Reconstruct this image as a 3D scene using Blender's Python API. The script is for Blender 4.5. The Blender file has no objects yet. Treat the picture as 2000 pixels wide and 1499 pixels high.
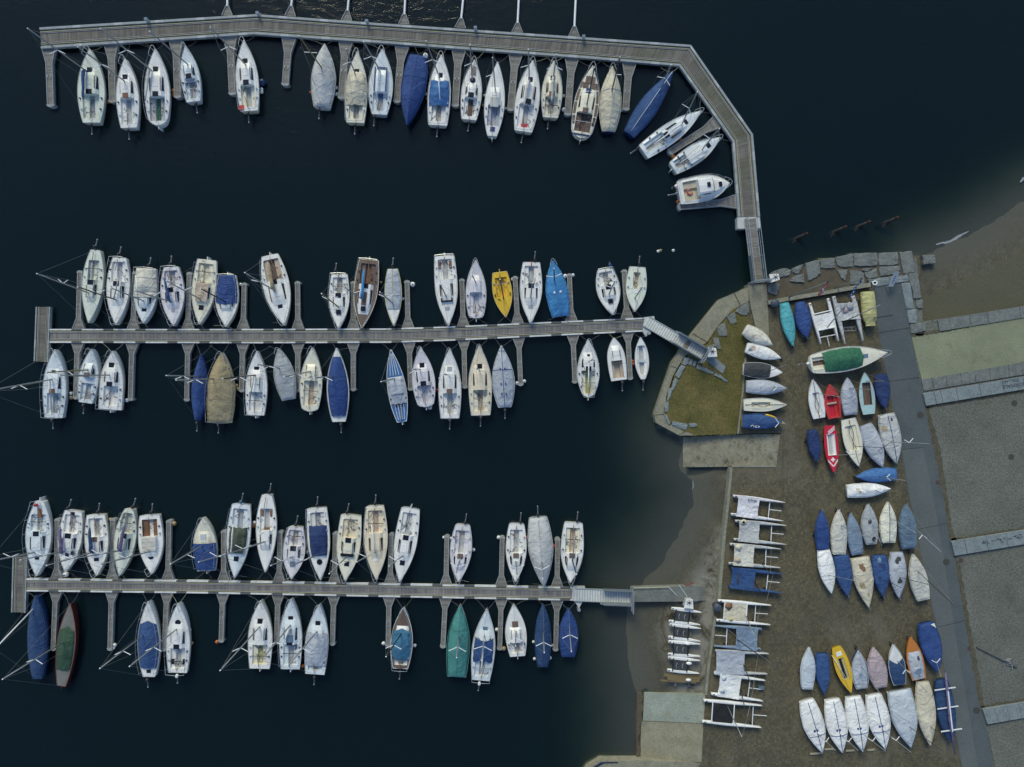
import bpy, math, random
import numpy as np
from mathutils import Vector, Matrix, noise

# ------------------------------------------------------------------ camera, sky, sun, exposure
C = bpy.context.scene
H = 66.7            # camera height above the water (m)
S = 0.05            # metres per photo pixel at water level (photo 2000 x 1499)
cam_d = bpy.data.cameras.new('camera'); cam = bpy.data.objects.new('camera', cam_d)
C.collection.objects.link(cam); C.camera = cam
cam.location = (0, 0, H); cam.rotation_euler = (0, 0, 0)
cam_d.sensor_fit = 'HORIZONTAL'; cam_d.angle = 2 * math.atan(50.0 / H)
cam_d.clip_start = 0.5; cam_d.clip_end = 5000
SUN_EL, SUN_AZ = math.radians(39), math.radians(345)
w = bpy.data.worlds.new('World'); C.world = w; w.use_nodes = True
nt = w.node_tree; bg = nt.nodes['Background']
sky = nt.nodes.new('ShaderNodeTexSky'); sky.sky_type = 'NISHITA'; sky.sun_disc = False
sky.sun_elevation = SUN_EL; sky.sun_rotation = SUN_AZ
sky.air_density = 1.0; sky.dust_density = 1.0; sky.ozone_density = 3.0
nt.links.new(sky.outputs[0], bg.inputs[0]); bg.inputs[1].default_value = 0.10
sd = bpy.data.lights.new('sun', 'SUN'); sd.energy = 1.3; sd.angle = math.radians(22); sd.color = (1, 0.95, 0.66)
so = bpy.data.objects.new('sun', sd); C.collection.objects.link(so)
so.rotation_euler = (math.pi / 2 - SUN_EL, 0, math.pi - SUN_AZ)
C.view_settings.view_transform = 'Standard'; C.view_settings.look = 'None'
C.view_settings.exposure = 0.66; C.view_settings.gamma = 1.0
C.render.engine = 'CYCLES'
C.cycles.max_bounces = 6; C.cycles.transparent_max_bounces = 12; C.cycles.volume_bounces = 0

def P(px, py, z=0.0):
    """the point of the place, at height z, that the photo shows at this pixel"""
    k = S * (H - z) / H
    return Vector(((px - 1000) * k, (749.5 - py) * k, z))

# ------------------------------------------------------------------ materials
MATS = {}
def nodes_of(m):
    m.use_nodes = True
    return m.node_tree, m.node_tree.nodes['Principled BSDF']
def N(t, kind, **kw):
    n = t.nodes.new(kind)
    for k, v in kw.items():
        setattr(n, k, v)
    return n
def ramp(t, fac, stops):
    r = N(t, 'ShaderNodeValToRGB'); e = r.color_ramp.elements
    while len(e) < len(stops): e.new(0.5)
    for i, (p, c) in enumerate(stops):
        e[i].position = p; e[i].color = (c[0], c[1], c[2], 1) if len(c) > 2 else (c[0],) * 3 + (1,)
    t.links.new(fac, r.inputs[0]); return r.outputs[0]
def mixc(t, fac, a, b, mode='MIX'):
    m = N(t, 'ShaderNodeMix', data_type='RGBA', blend_type=mode)
    if isinstance(fac, (int, float)): m.inputs[0].default_value = fac
    else: t.links.new(fac, m.inputs[0])
    for s_, v in ((m.inputs[6], a), (m.inputs[7], b)):
        if isinstance(v, (tuple, list)): s_.default_value = (v[0], v[1], v[2], 1)
        else: t.links.new(v, s_)
    return m.outputs[2]
def noise_n(t, scale, detail=4, rough=0.6, vec=None, dist=0.0):
    n = N(t, 'ShaderNodeTexNoise'); n.inputs['Scale'].default_value = scale
    n.inputs['Detail'].default_value = detail; n.inputs['Roughness'].default_value = rough
    n.inputs['Distortion'].default_value = dist
    if vec is not None: t.links.new(vec, n.inputs['Vector'])
    return n.outputs['Fac']
def objco(t): return N(t, 'ShaderNodeTexCoord').outputs['Object']
def worldco(t): return N(t, 'ShaderNodeNewGeometry').outputs['Position']
def bump(t, b, h, strength, dist=0.05):
    n = N(t, 'ShaderNodeBump'); n.inputs['Strength'].default_value = strength; n.inputs['Distance'].default_value = dist
    t.links.new(h, n.inputs['Height']); t.links.new(n.outputs[0], b.inputs['Normal'])
def mul(c, k): return tuple(min(1, x * k) for x in c)

def gel(name, c, rough=0.35, dirt=0.25):
    """painted or moulded boat surface with weather marks"""
    if name in MATS: return MATS[name]
    m = bpy.data.materials.new(name); t, b = nodes_of(m)
    v = worldco(t)
    big = ramp(t, noise_n(t, 0.9, 5, 0.65, v), [(0.42, (0, 0, 0)), (0.75, (1, 1, 1))])
    c1 = mixc(t, big, c, mul((c[0], c[1] * 0.985, c[2] * 0.95), 1 - dirt * 0.65))
    fine = ramp(t, noise_n(t, 5.5, 6, 0.75, v), [(0.5, (0, 0, 0)), (0.72, (1, 1, 1))])
    col = mixc(t, fine, c1, mul((c[0], c[1] * 0.97, c[2] * 0.92), 1 - dirt))
    t.links.new(col, b.inputs['Base Color']); b.inputs['Roughness'].default_value = rough
    MATS[name] = m; return m
def cloth(name, c):
    if name in MATS: return MATS[name]
    m = bpy.data.materials.new(name); t, b = nodes_of(m)
    v = worldco(t)
    fade = ramp(t, noise_n(t, 0.7, 5, 0.6, v), [(0.35, (0, 0, 0)), (0.7, (1, 1, 1))])
    c1 = mixc(t, fade, mul(c, 0.85), mul((c[0] + 0.012, c[1] + 0.012, c[2] + 0.008), 1.1))
    st = ramp(t, noise_n(t, 3.5, 7, 0.75, v, 0.4), [(0.56, (0, 0, 0)), (0.78, (1, 1, 1))])
    col = mixc(t, st, c1, mul(c, 0.52))
    s2 = ramp(t, noise_n(t, 1.3, 7, 0.8, v, 1.0), [(0.60, (0, 0, 0)), (0.72, (.8, .8, .8))])
    col = mixc(t, s2, col, mul((c[0], c[1] * .95, c[2] * .86), 0.62))
    t.links.new(col, b.inputs['Base Color']); b.inputs['Roughness'].default_value = 0.85
    bump(t, b, noise_n(t, 1.1, 3, 0.5, v, 1.8), 0.8, 0.22)
    MATS[name] = m; return m
def plain(name, c, rough=0.5, metal=0.0):
    if name in MATS: return MATS[name]
    m = bpy.data.materials.new(name); t, b = nodes_of(m)
    f = noise_n(t, 7, 4, 0.6, worldco(t))
    t.links.new(mixc(t, f, mul(c, 0.82), mul(c, 1.15)), b.inputs['Base Color'])
    b.inputs['Roughness'].default_value = rough; b.inputs['Metallic'].default_value = metal
    MATS[name] = m; return m

PAL = dict(white=(.83, .83, .80), cool=(.73, .79, .81), cream=(.80, .77, .62), peach=(.80, .71, .54), greenish=(.70, .74, .64),
    lilac=(.74, .72, .75), beige=(.60, .55, .42), dirty=(.62, .60, .52), grey=(.40, .42, .43), pale=(.55, .60, .64), lgrey=(.50, .51, .50), silver=(.44, .47, .52),
    slate=(.13, .20, .27), steel=(.20, .27, .36), blue=(.024, .074, .21), royal=(.019, .060, .215), navy=(.012, .035, .13), dblue=(.016, .055, .15), sky=(.055, .17, .40), azure=(.055, .25, .52),
    teal=(.06, .25, .23), turq=(.09, .40, .44), bteal=(.04, .16, .27), green=(.025, .14, .075), dgreen=(.03, .08, .045), olive=(.06, .075, .05), tan=(.38, .31, .18), khaki=(.46, .44, .20),
    yellow=(.72, .47, .03), red=(.55, .05, .05), crimson=(.60, .02, .05), orange=(.55, .20, .04), purple=(.15, .12, .24), pink=(.46, .37, .38), dim=(.20, .20, .175), maroon=(.085, .022, .018), rust=(.26, .06, .045), teak=(.17, .12, .09), brown=(.22, .11, .06),
    mint=(.42, .62, .62), black=(.012, .012, .014), char=(.045, .05, .055), wood=(.26, .15, .09), sand=(.52, .42, .33), straw=(.55, .48, .24))
def G(k): return gel('gelcoat_' + k, PAL[k])
def K(k): return cloth('canvas_' + k, PAL[k])
def PL(k, r=0.5, m=0.0): return plain('plain_' + k, PAL[k], r, m)
ALU = plain('mast_aluminium', (.30, .32, .33), 0.45, 0.4)
ALUW = plain('white_spreader', (.78, .80, .80), 0.45)
STEEL = plain('stainless_steel', (.50, .53, .54), 0.3, 0.5)
GALV = plain('galvanised_steel', (.34, .38, .40), 0.5, 0.3)
DARK = plain('dark_fitting', (.02, .021, .024), 0.4)
GLASS = plain('tinted_acrylic', (.012, .012, .02), 0.12)
RUBBER = plain('black_rubber', (.012, .012, .013), 0.8)
ROPE = plain('grey_rope', (.16, .155, .14), 0.9)
ROPEB = plain('dark_rope', (.03, .035, .05), 0.9)

# ------------------------------------------------------------------ mesh helpers
class MB:
    def __init__(s): s.v = []; s.f = []; s.uv = None; s.mi = []
    def add(s, vs, fs):
        o = len(s.v); s.v += [tuple(x) for x in vs]; s.f += [tuple(i + o for i in f) for f in fs]
        return s
    def box(s, x0, x1, y0, y1, z0, z1):
        return s.add([(x0, y0, z0), (x1, y0, z0), (x1, y1, z0), (x0, y1, z0), (x0, y0, z1), (x1, y0, z1), (x1, y1, z1), (x0, y1, z1)],
              [(0, 3, 2, 1), (4, 5, 6, 7), (0, 1, 5, 4), (1, 2, 6, 5), (2, 3, 7, 6), (3, 0, 4, 7)])
    def beam(s, a, b, w_, h_, up=(0, 0, 1)):
        a = Vector(a); b = Vector(b); d = (b - a).normalized(); u = Vector(up)
        sd_ = d.cross(u).normalized() * (w_ / 2); u2 = sd_.cross(d).normalized() * (h_ / 2)
        vs = [p + sx * sd_ + sy * u2 for p in (a, b) for sx, sy in ((-1, -1), (1, -1), (1, 1), (-1, 1))]
        return s.add(vs, [(3, 2, 1, 0), (4, 5, 6, 7), (0, 1, 5, 4), (1, 2, 6, 5), (2, 3, 7, 6), (3, 0, 4, 7)])
    def tube(s, pts, r, n=6, caps=True):
        pts = [Vector(p) for p in pts]; rs = r if isinstance(r, (list, tuple)) else [r] * len(pts)
        rings = []
        for i, p in enumerate(pts):
            d = (pts[min(i + 1, len(pts) - 1)] - pts[max(i - 1, 0)])
            if d.length < 1e-6: d = Vector((0, 0, 1))
            d.normalize(); a = d.cross(Vector((0, 0, 1)) if abs(d.z) < 0.95 else Vector((1, 0, 0))).normalized(); b = d.cross(a)
            rings.append([p + (a * math.cos(2 * math.pi * k / n) + b * math.sin(2 * math.pi * k / n)) * rs[i] for k in range(n)])
        return s.loft(rings, caps)
    def loft(s, rings, caps=True, closed=True):
        n = len(rings[0]); vs = [v for r_ in rings for v in r_]; fs = []
        for i in range(len(rings) - 1):
            for k in range(n if closed else n - 1):
                k2 = (k + 1) % n
                fs.append((i * n + k, i * n + k2, (i + 1) * n + k2, (i + 1) * n + k))
        if caps and closed:
            fs.append(tuple(range(n - 1, -1, -1))); fs.append(tuple((len(rings) - 1) * n + k for k in range(n)))
        return s.add(vs, fs)
    def ball(s, c, r, sz=1.0, n=12, m=8):
        c = Vector(c); rings = []
        for i in range(1, m):
            a = math.pi * i / m
            rings.append([c + Vector((r * math.sin(a) * math.cos(2 * math.pi * k / n), r * math.sin(a) * math.sin(2 * math.pi * k / n), -r * sz * math.cos(a))) for k in range(n)])
        return s.loft(rings)
    def prism(s, poly, z0, z1):
        """polygon given as (x, y) or (x, y, ztop)"""
        if sum(poly[i][0] * poly[(i + 1) % len(poly)][1] - poly[(i + 1) % len(poly)][0] * poly[i][1] for i in range(len(poly))) < 0: poly = poly[::-1]
        n = len(poly)
        vs = [(p[0], p[1], z0) for p in poly] + [(p[0], p[1], p[2] if len(p) > 2 else z1) for p in poly]
        return s.add(vs, [tuple(range(n - 1, -1, -1)), tuple(range(n, 2 * n))] + [(i, (i + 1) % n, n + (i + 1) % n, n + i) for i in range(n)])
    def build(s, name, mat, parent=None, smooth=False, loc=None):
        me = bpy.data.meshes.new(name); me.from_pydata(s.v, [], s.f)
        mats = mat if isinstance(mat, (list, tuple)) else [mat]
        for m in mats: me.materials.append(m)
        if s.mi: me.polygons.foreach_set('material_index', s.mi)
        if s.uv:
            ul = me.uv_layers.new(name='UVMap')
            for lp in me.loops: ul.data[lp.index].uv = s.uv[lp.vertex_index]
        if smooth: me.polygons.foreach_set('use_smooth', [True] * len(me.polygons))
        me.update()
        o = bpy.data.objects.new(name, me); C.collection.objects.link(o)
        if parent is not None: o.parent = parent
        if loc is not None:
            me.transform(Matrix.Translation(-Vector(loc))); o.location = loc
        return o
def thing(name, label, cat, loc=(0, 0, 0), rz=0.0, group=None):
    o = bpy.data.objects.new(name, None); C.collection.objects.link(o)
    o.location = loc; o.rotation_euler = (0, 0, rz); o.empty_display_size = 0.3
    o['label'] = label; o['category'] = cat
    if group: o['group'] = group
    return o
def tag(o, label, cat, group=None):
    o['label'] = label; o['category'] = cat
    if group: o['group'] = group
    return o
def single(name, mb, mat, label, cat, group=None, smooth=False):
    """a thing that is one mesh: origin at its base"""
    xs = [v[0] for v in mb.v]; ys = [v[1] for v in mb.v]; zs = [v[2] for v in mb.v]
    return tag(mb.build(name, mat, None, smooth, loc=((min(xs) + max(xs)) / 2, (min(ys) + max(ys)) / 2, min(zs))), label, cat, group)
def structure(name, mb, mat, smooth=False):
    o = mb.build(name, mat, None, smooth); o['kind'] = 'structure'; return o
ORD = ['first', 'second', 'third', 'fourth', 'fifth', 'sixth', 'seventh', 'eighth', 'ninth', 'tenth', 'eleventh', 'twelfth', 'thirteenth',
       'fourteenth', 'fifteenth', 'sixteenth', 'seventeenth', 'eighteenth', 'nineteenth', 'twentieth']
YARD = 1.0

# ------------------------------------------------------------------ ground, lake bed, water
BEACH1 = [(2700, 120), (2300, 250), (2000, 392), (1940, 436), (1890, 462), (1830, 488), (1795, 505)]
WALL1 = [(1795, 505), (1700, 492), (1600, 508), (1512, 545), (1465, 560), (1407, 586), (1354, 652), (1313, 708), (1278, 810), (1283, 826), (1328, 852)]
BEACH2 = [(1328, 852), (1336, 912), (1352, 940), (1354, 985), (1340, 1015), (1318, 1060), (1292, 1105), (1262, 1140), (1232, 1165), (1224, 1215), (1228, 1270), (1238, 1320), (1246, 1355), (1247, 1485)]
WALL2 = [(1247, 1485), (1175, 1486), (1148, 1500), (1100, 1560), (1000, 1800), (900, 3500)]
def seg_dist(X, Y, line):
    best = np.full(X.shape, 1e9)
    for (ax, ay), (bx, by) in zip(line[:-1], line[1:]):
        dx, dy = bx - ax, by - ay
        t = np.clip(((X - ax) * dx + (Y - ay) * dy) / (dx * dx + dy * dy), 0, 1)
        best = np.minimum(best, np.hypot(X - ax - t * dx, Y - ay - t * dy))
    return best
def inside(X, Y, poly):
    r = np.zeros(X.shape, bool); n = len(poly)
    for i in range(n):
        (x1, y1), (x2, y2) = poly[i], poly[(i + 1) % n]
        c = (y1 > Y) != (y2 > Y)
        r ^= c & (X < (x2 - x1) * (Y - y1) / ((y2 - y1) if y2 != y1 else 1e-9) + x1)
    return r
LAND = BEACH1 + WALL1[1:] + BEACH2[1:] + WALL2[1:] + [(60000, 60000), (60000, -20000)]
def ground_z(px, py):
    X = np.asarray(px, float); Y = np.asarray(py, float)
    db = np.minimum(seg_dist(X, Y, BEACH1), seg_dist(X, Y, BEACH2)) * S
    dw = np.minimum(seg_dist(X, Y, WALL1), seg_dist(X, Y, WALL2)) * S
    d = np.minimum(db, dw); land = inside(X, Y, LAND)
    d1 = seg_dist(X, Y, BEACH1) * S; kb = np.where(d1 <= db + 1e-6, 1.9, 1.0)
    wz = -np.minimum((0.022 * db + 0.014 * db * db) * kb, 0.75 + 0.22 * dw + 0.03 * dw * dw)
    lz = 0.82 * (1 - np.exp(-(db / 6.2) ** 1.55))
    lz = np.where(dw < db, np.maximum(lz, 0.35), lz)
    return np.where(land, lz, np.maximum(wz, -6.5)), land, d
xs = np.concatenate([[-1500, -600, -200, -90, -65], np.arange(-54, 58.01, 0.5), [65, 90, 200, 600, 1500]])
ys = np.concatenate([[-1500, -600, -200, -90, -55], np.arange(-42, 42.01, 0.5), [55, 90, 200, 600, 1500]])
GX, GY = np.meshgrid(xs, ys); PX = GX / S + 1000; PY = 749.5 - GY / S
GZ, LND, GD = ground_z(PX, PY)
rng = random.Random(7)
gz = GZ.copy()
RZ1 = np.where(PX > 1334, (PX - 1334) / 190 * .97, -.22 - (1334 - PX) / 94 * 1.4) - .3
RZ2 = np.where(PX > 1243, .2 + .8 * (PX - 1252) / 124, -.3 - (1243 - PX) / 83 * 1.2) - .3
in1 = (PX > 1340) & (PX < 1540) & (PY > 842) & (PY < 922); in2 = (PX > 1254) & (PX < 1392) & (PY > 1343) & (PY < 1500)
for i in range(gz.shape[0]):
    for j in range(gz.shape[1]):
        a = noise.noise(Vector((GX[i, j] * 0.45, GY[i, j] * 0.45, 3)))
        gz[i, j] += a * min(0.10, 0.02 + abs(gz[i, j]) * 0.12)
gz = np.where(LND, np.maximum(gz, 0.012 + 0.25 * GZ), gz)
gz = np.where(in1, np.minimum(gz, RZ1), gz); gz = np.where(in2, np.minimum(gz, RZ2), gz)
nx = len(xs); ny = len(ys)
g = MB(); g.v = [(float(GX[i, j]), float(GY[i, j]), float(gz[i, j])) for i in range(ny) for j in range(nx)]
g.f = [(i * nx + j, i * nx + j + 1, (i + 1) * nx + j + 1, (i + 1) * nx + j) for i in range(ny - 1) for j in range(nx - 1)]

def ground_material():
    m = bpy.data.materials.new('beach_and_lake_bed'); t, b = nodes_of(m); v = worldco(t)
    sep = N(t, 'ShaderNodeSeparateXYZ'); t.links.new(v, sep.inputs[0])
    base = mixc(t, ramp(t, noise_n(t, 0.6, 6, 0.65, v), [(0.35, (0, 0, 0)), (0.68, (1, 1, 1))]), (.064, .058, .036), (.108, .099, .066))
    vor = N(t, 'ShaderNodeTexVoronoi'); vor.inputs['Scale'].default_value = 6.0; t.links.new(v, vor.inputs['Vector'])
    pb = ramp(t, vor.outputs['Color'], [(0.25, (.55, .55, .55)), (0.8, (1.3, 1.25, 1.15))])
    base = mixc(t, 0.75, base, pb, 'MULTIPLY')
    # drifts of pale stones higher up the beach
    hi = ramp(t, sep.outputs[2], [(0.16, (0, 0, 0)), (0.34, (1, 1, 1)), (0.72, (1, 1, 1)), (0.85, (.35, .35, .35))])
    n2 = ramp(t, noise_n(t, 0.42, 7, 0.75, v, 0.5), [(0.42, (0, 0, 0)), (0.55, (1, 1, 1))])
    west = N(t, 'ShaderNodeMath', operation='LESS_THAN'); t.links.new(sep.outputs[0], west.inputs[0]); west.inputs[1].default_value = 25.0
    pw = N(t, 'ShaderNodeMath', operation='MULTIPLY_ADD'); t.links.new(west.outputs[0], pw.inputs[0]); pw.inputs[1].default_value = 0.8; pw.inputs[2].default_value = 0.2
    pq = N(t, 'ShaderNodeMath', operation='MULTIPLY'); t.links.new(hi, pq.inputs[0]); t.links.new(pw.outputs[0], pq.inputs[1])
    pm = N(t, 'ShaderNodeMath', operation='MULTIPLY'); t.links.new(pq.outputs[0], pm.inputs[0]); t.links.new(n2, pm.inputs[1])
    base = mixc(t, pm.outputs[0], base, mixc(t, noise_n(t, 14, 3, 0.7, v), (.17, .165, .135), (.32, .31, .265)))
    spk = ramp(t, noise_n(t, 22, 2, 0.8, v), [(0.70, (0, 0, 0)), (0.76, (1, 1, 1))])
    base = mixc(t, spk, base, (.30, .27, .17))
    # wet margin (dark, brown weed line just above the water)
    wn = N(t, 'ShaderNodeMath', operation='MULTIPLY_ADD'); t.links.new(noise_n(t, 0.8, 4, 0.6, v), wn.inputs[0]); wn.inputs[1].default_value = 0.22
    t.links.new(sep.outputs[2], wn.inputs[2])
    wet = ramp(t, wn.outputs[0], [(0.14, (1, 1, 1)), (0.42, (0, 0, 0))])
    base = mixc(t, wet, base, mixc(t, noise_n(t, 4, 4, 0.7, v), (.070, .072, .055), (.106, .104, .080)))
    # olive grass of the open strip beside the terrace
    at = N(t, 'ShaderNodeAttribute', attribute_name='grass')
    gn = N(t, 'ShaderNodeMath', operation='MULTIPLY_ADD'); t.links.new(noise_n(t, 0.7, 5, 0.7, v), gn.inputs[0]); gn.inputs[1].default_value = 1.1
    t.links.new(at.outputs['Fac'], gn.inputs[2])
    gm = ramp(t, gn.outputs[0], [(0.80, (0, 0, 0)), (1.25, (1, 1, 1))])
    gc = mixc(t, ramp(t, noise_n(t, 9, 5, 0.8, v), [(0.3, (0, 0, 0)), (0.7, (1, 1, 1))]), (.060, .060, .034), (.112, .106, .066))
    base = mixc(t, gm, base, gc)
    t.links.new(base, b.inputs['Base Color'])
    b.inputs['Roughness'].default_value = 0.85
    bump(t, b, noise_n(t, 11, 5, 0.75, v), 0.8, 0.06)
    return m
go = structure('ground', g, ground_material(), True)
ga = go.data.attributes.new('grass', 'FLOAT', 'POINT')
gv = np.clip((GD * 1.0 - 2.6) / 3.2, 0, 1) * ((PX > 1700) & (PY < 700))
ga.data.foreach_set('value', gv.ravel().astype(np.float32))

def water_material():
    m = bpy.data.materials.new('lake_water'); m.use_nodes = True; t = m.node_tree
    t.nodes.remove(t.nodes['Principled BSDF']); out = t.nodes['Material Output']
    tr = N(t, 'ShaderNodeBsdfTransparent'); gl = N(t, 'ShaderNodeBsdfGlossy'); gl.inputs['Roughness'].default_value = 0.10
    fr = N(t, 'ShaderNodeFresnel'); fr.inputs['IOR'].default_value = 1.33
    v = worldco(t)
    mp = N(t, 'ShaderNodeMapping'); mp.inputs['Rotation'].default_value = (0, 0, 0.6); mp.inputs['Scale'].default_value = (1.0, 1.9, 1)
    t.links.new(v, mp.inputs['Vector'])
    n1 = noise_n(t, 0.9, 6, 0.65, mp.outputs[0], 0.6); n0 = noise_n(t, 0.07, 3, 0.5, v)
    hm = N(t, 'ShaderNodeMath', operation='MULTIPLY'); t.links.new(n1, hm.inputs[0])
    t.links.new(ramp(t, n0, [(0.3, (.45, .45, .45)), (0.7, (1, 1, 1))]), hm.inputs[1])
    bp = N(t, 'ShaderNodeBump'); bp.inputs['Strength'].default_value = 1.0; bp.inputs['Distance'].default_value = 0.05
    t.links.new(hm.outputs[0], bp.inputs['Height'])
    for n in (gl, fr): t.links.new(bp.outputs[0], n.inputs['Normal'])
    df = N(t, 'ShaderNodeBsdfDiffuse'); df.inputs['Color'].default_value = (.012, .035, .043, 1)      # light scattered back by the turbid water itself
    body = N(t, 'ShaderNodeMixShader'); body.inputs[0].default_value = 0.30; t.links.new(tr.outputs[0], body.inputs[1]); t.links.new(df.outputs[0], body.inputs[2])
    geo = N(t, 'ShaderNodeNewGeometry'); fm = N(t, 'ShaderNodeMath', operation='SUBTRACT', use_clamp=True)      # light coming up from below is not refracted, so it leaves without total reflection
    t.links.new(fr.outputs[0], fm.inputs[0]); t.links.new(geo.outputs['Backfacing'], fm.inputs[1])
    mx = N(t, 'ShaderNodeMixShader'); t.links.new(fm.outputs[0], mx.inputs[0]); t.links.new(body.outputs[0], mx.inputs[1]); t.links.new(gl.outputs[0], mx.inputs[2])
    t.links.new(mx.outputs[0], out.inputs['Surface'])
    va = N(t, 'ShaderNodeVolumeAbsorption'); va.inputs['Color'].default_value = (.33, .45, .36, 1); va.inputs['Density'].default_value = 1.75
    t.links.new(va.outputs[0], out.inputs['Volume'])
    return m
wm = MB().box(-1499, 1499, -1499, 1499, -9, 0.0)
structure('water', wm, water_material())

# foam left by small waves
def ribbon(pts, wid, z, seed):
    r = random.Random(seed); L_, R_ = [], []
    for i in range(len(pts) - 1):
        for k in range(6):
            f = k / 6; x = pts[i][0] * (1 - f) + pts[i + 1][0] * f; y = pts[i][1] * (1 - f) + pts[i + 1][1] * f
            d = Vector((pts[i + 1][0] - pts[i][0], pts[i + 1][1] - pts[i][1])).normalized(); e = (i + f) / (len(pts) - 1)
            ww = wid * math.sin(math.pi * min(1, e + 0.05)) ** 0.6
            L_.append(P(x - d.y * ww * r.uniform(.3, 1), y + d.x * ww * r.uniform(.3, 1), z)); R_.append(P(x + d.y * ww * r.uniform(.3, 1), y - d.x * ww * r.uniform(.3, 1), z))
    return MB().loft([[a + Vector((0, 0, .0)), b] for a, b in zip(L_, R_)], False, False)
fo = ribbon([(1828, 478), (1855, 472), (1872, 462), (1897, 450)], 4, 0.02, 1); fo2 = ribbon([(1992, 356), (2005, 344), (2030, 330)], 4, 0.02, 2); fo3 = ribbon([(1353, 938), (1354, 950), (1352, 958)], 1.2, 0.03, 3)
for q in (fo2, fo3): fo.add(q.v, q.f)
f_ = fo.build('foam', gel('foam_white', (.30, .33, .34))); f_['kind'] = 'stuff'

# ------------------------------------------------------------------ hard ground
def paver_material():
    m = bpy.data.materials.new('brown_pavers'); t, b = nodes_of(m); v = worldco(t)
    vor = N(t, 'ShaderNodeTexVoronoi'); vor.inputs['Scale'].default_value = 4.6; vor.inputs['Randomness'].default_value = 0.8; t.links.new(v, vor.inputs['Vector'])
    ve = N(t, 'ShaderNodeTexVoronoi', feature='DISTANCE_TO_EDGE'); ve.inputs['Scale'].default_value = 4.6; ve.inputs['Randomness'].default_value = 0.8; t.links.new(v, ve.inputs['Vector'])
    big = ramp(t, noise_n(t, 0.22, 6, 0.65, v), [(0.32, (0, 0, 0)), (0.68, (1, 1, 1))])
    c = mixc(t, big, (.084, .077, .050), (.132, .115, .073))
    c = mixc(t, 0.8, c, ramp(t, vor.outputs['Color'], [(0.15, (.66, .66, .66)), (0.85, (1.38, 1.33, 1.18))]), 'MULTIPLY')
    moss = ramp(t, noise_n(t, 3.1, 6, 0.8, v), [(0.5, (0, 0, 0)), (0.7, (1, 1, 1))])
    c = mixc(t, moss, c, (.115, .10, .042))
    c = mixc(t, ramp(t, ve.outputs['Distance'], [(0.02, (.6, .6, .6)), (0.10, (0, 0, 0))]), c, (.050, .048, .036))
    stain = ramp(t, noise_n(t, 0.55, 6, 0.7, v, 0.6), [(0.55, (0, 0, 0)), (0.75, (1, 1, 1))])
    c = mixc(t, stain, c, mixc(t, 0.6, c, (.040, .038, .030)))
    worn = ramp(t, noise_n(t, 0.13, 5, 0.6, v, 1.5), [(0.52, (0, 0, 0)), (0.66, (1, 1, 1))])
    c = mixc(t, worn, c, mixc(t, 0.45, c, (.17, .155, .115)))
    mp = N(t, 'ShaderNodeMapping'); mp.inputs['Rotation'].default_value = (0, 0, 0.12); mp.inputs['Scale'].default_value = (1.6, 0.09, 1); t.links.new(v, mp.inputs['Vector'])
    trk = ramp(t, noise_n(t, 0.6, 4, 0.6, mp.outputs[0], 0.3), [(0.58, (0, 0, 0)), (0.70, (.55, .55, .55))])
    c = mixc(t, trk, c, mixc(t, 0.6, c, (.045, .042, .032)))
    t.links.new(c, b.inputs['Base Color']); b.inputs['Roughness'].default_value = 0.9
    bump(t, b, ve.outputs['Distance'], 0.5, 0.03); return m
def stone_like(name, c0, c1, scale=1.2, spot=None, fine=7, bumpk=0.4, spotlo=0.55, cf=0.34):
    m = bpy.data.materials.new(name); t, b = nodes_of(m); v = worldco(t)
    c = mixc(t, ramp(t, noise_n(t, scale, 6, 0.7, v), [(0.33, (0, 0, 0)), (0.67, (1, 1, 1))]), c0, c1)
    f = noise_n(t, fine, 5, 0.8, v)
    c = mixc(t, 1.0, c, ramp(t, f, [(0.30, (1 - cf,) * 3), (0.70, (1 + cf,) * 3)]), 'MULTIPLY')
    if spot:
        s_ = ramp(t, noise_n(t, scale * 2.3, 7, 0.75, v, 0.4), [(spotlo, (0, 0, 0)), (spotlo + 0.16, (1, 1, 1))])
        c = mixc(t, s_, c, spot)
    t.links.new(c, b.inputs['Base Color']); b.inputs['Roughness'].default_value = 0.9
    bump(t, b, f, bumpk, 0.04); MATS[name] = m; return m
CONC = stone_like('quay_concrete', (.20, .19, .135), (.30, .285, .205), 0.9, (.13, .12, .085))
CONC2 = stone_like('slipway_concrete', (.19, .175, .12), (.30, .285, .21), 0.7, (.085, .078, .05), 10, 0.4, 0.5)
PALE = stone_like('pale_slab_concrete', (.24, .27, .22), (.33, .36, .30), 0.6, (.27, .25, .16))
PALE2 = stone_like('warm_slab_concrete', (.23, .215, .14), (.31, .29, .20), 0.6, (.17, .165, .13))
TURF = stone_like('pale_sports_turf', (.185, .20, .125), (.26, .275, .175), 0.3, (.16, .165, .10), 8, 0.6, .56)
ASPH = stone_like('asphalt', (.072, .088, .094), (.098, .115, .120), 0.5, (.060, .068, .070), 7, 0.3, 0.6, .22)
ASPH2 = stone_like('asphalt_patch', (.095, .112, .112), (.120, .135, .132), 0.5, (.085, .095, .095), 7, 0.3, 0.62, .2)
GRAV = stone_like('crushed_gravel', (.108, .114, .094), (.160, .165, .136), 0.22, (.095, .088, .060), 6, 1.0, 0.56, .68)
GRAN = stone_like('granite_block', (.160, .192, .198), (.235, .272, .278), 1.4, (.12, .14, .13))
ROCK = stone_like('quarry_stone', (.115, .13, .125), (.20, .215, .20), 1.3, (.075, .078, .055))
KERB = stone_like('mossy_kerb', (.20, .20, .15), (.29, .285, .22), 1.6, (.11, .11, .06))
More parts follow.
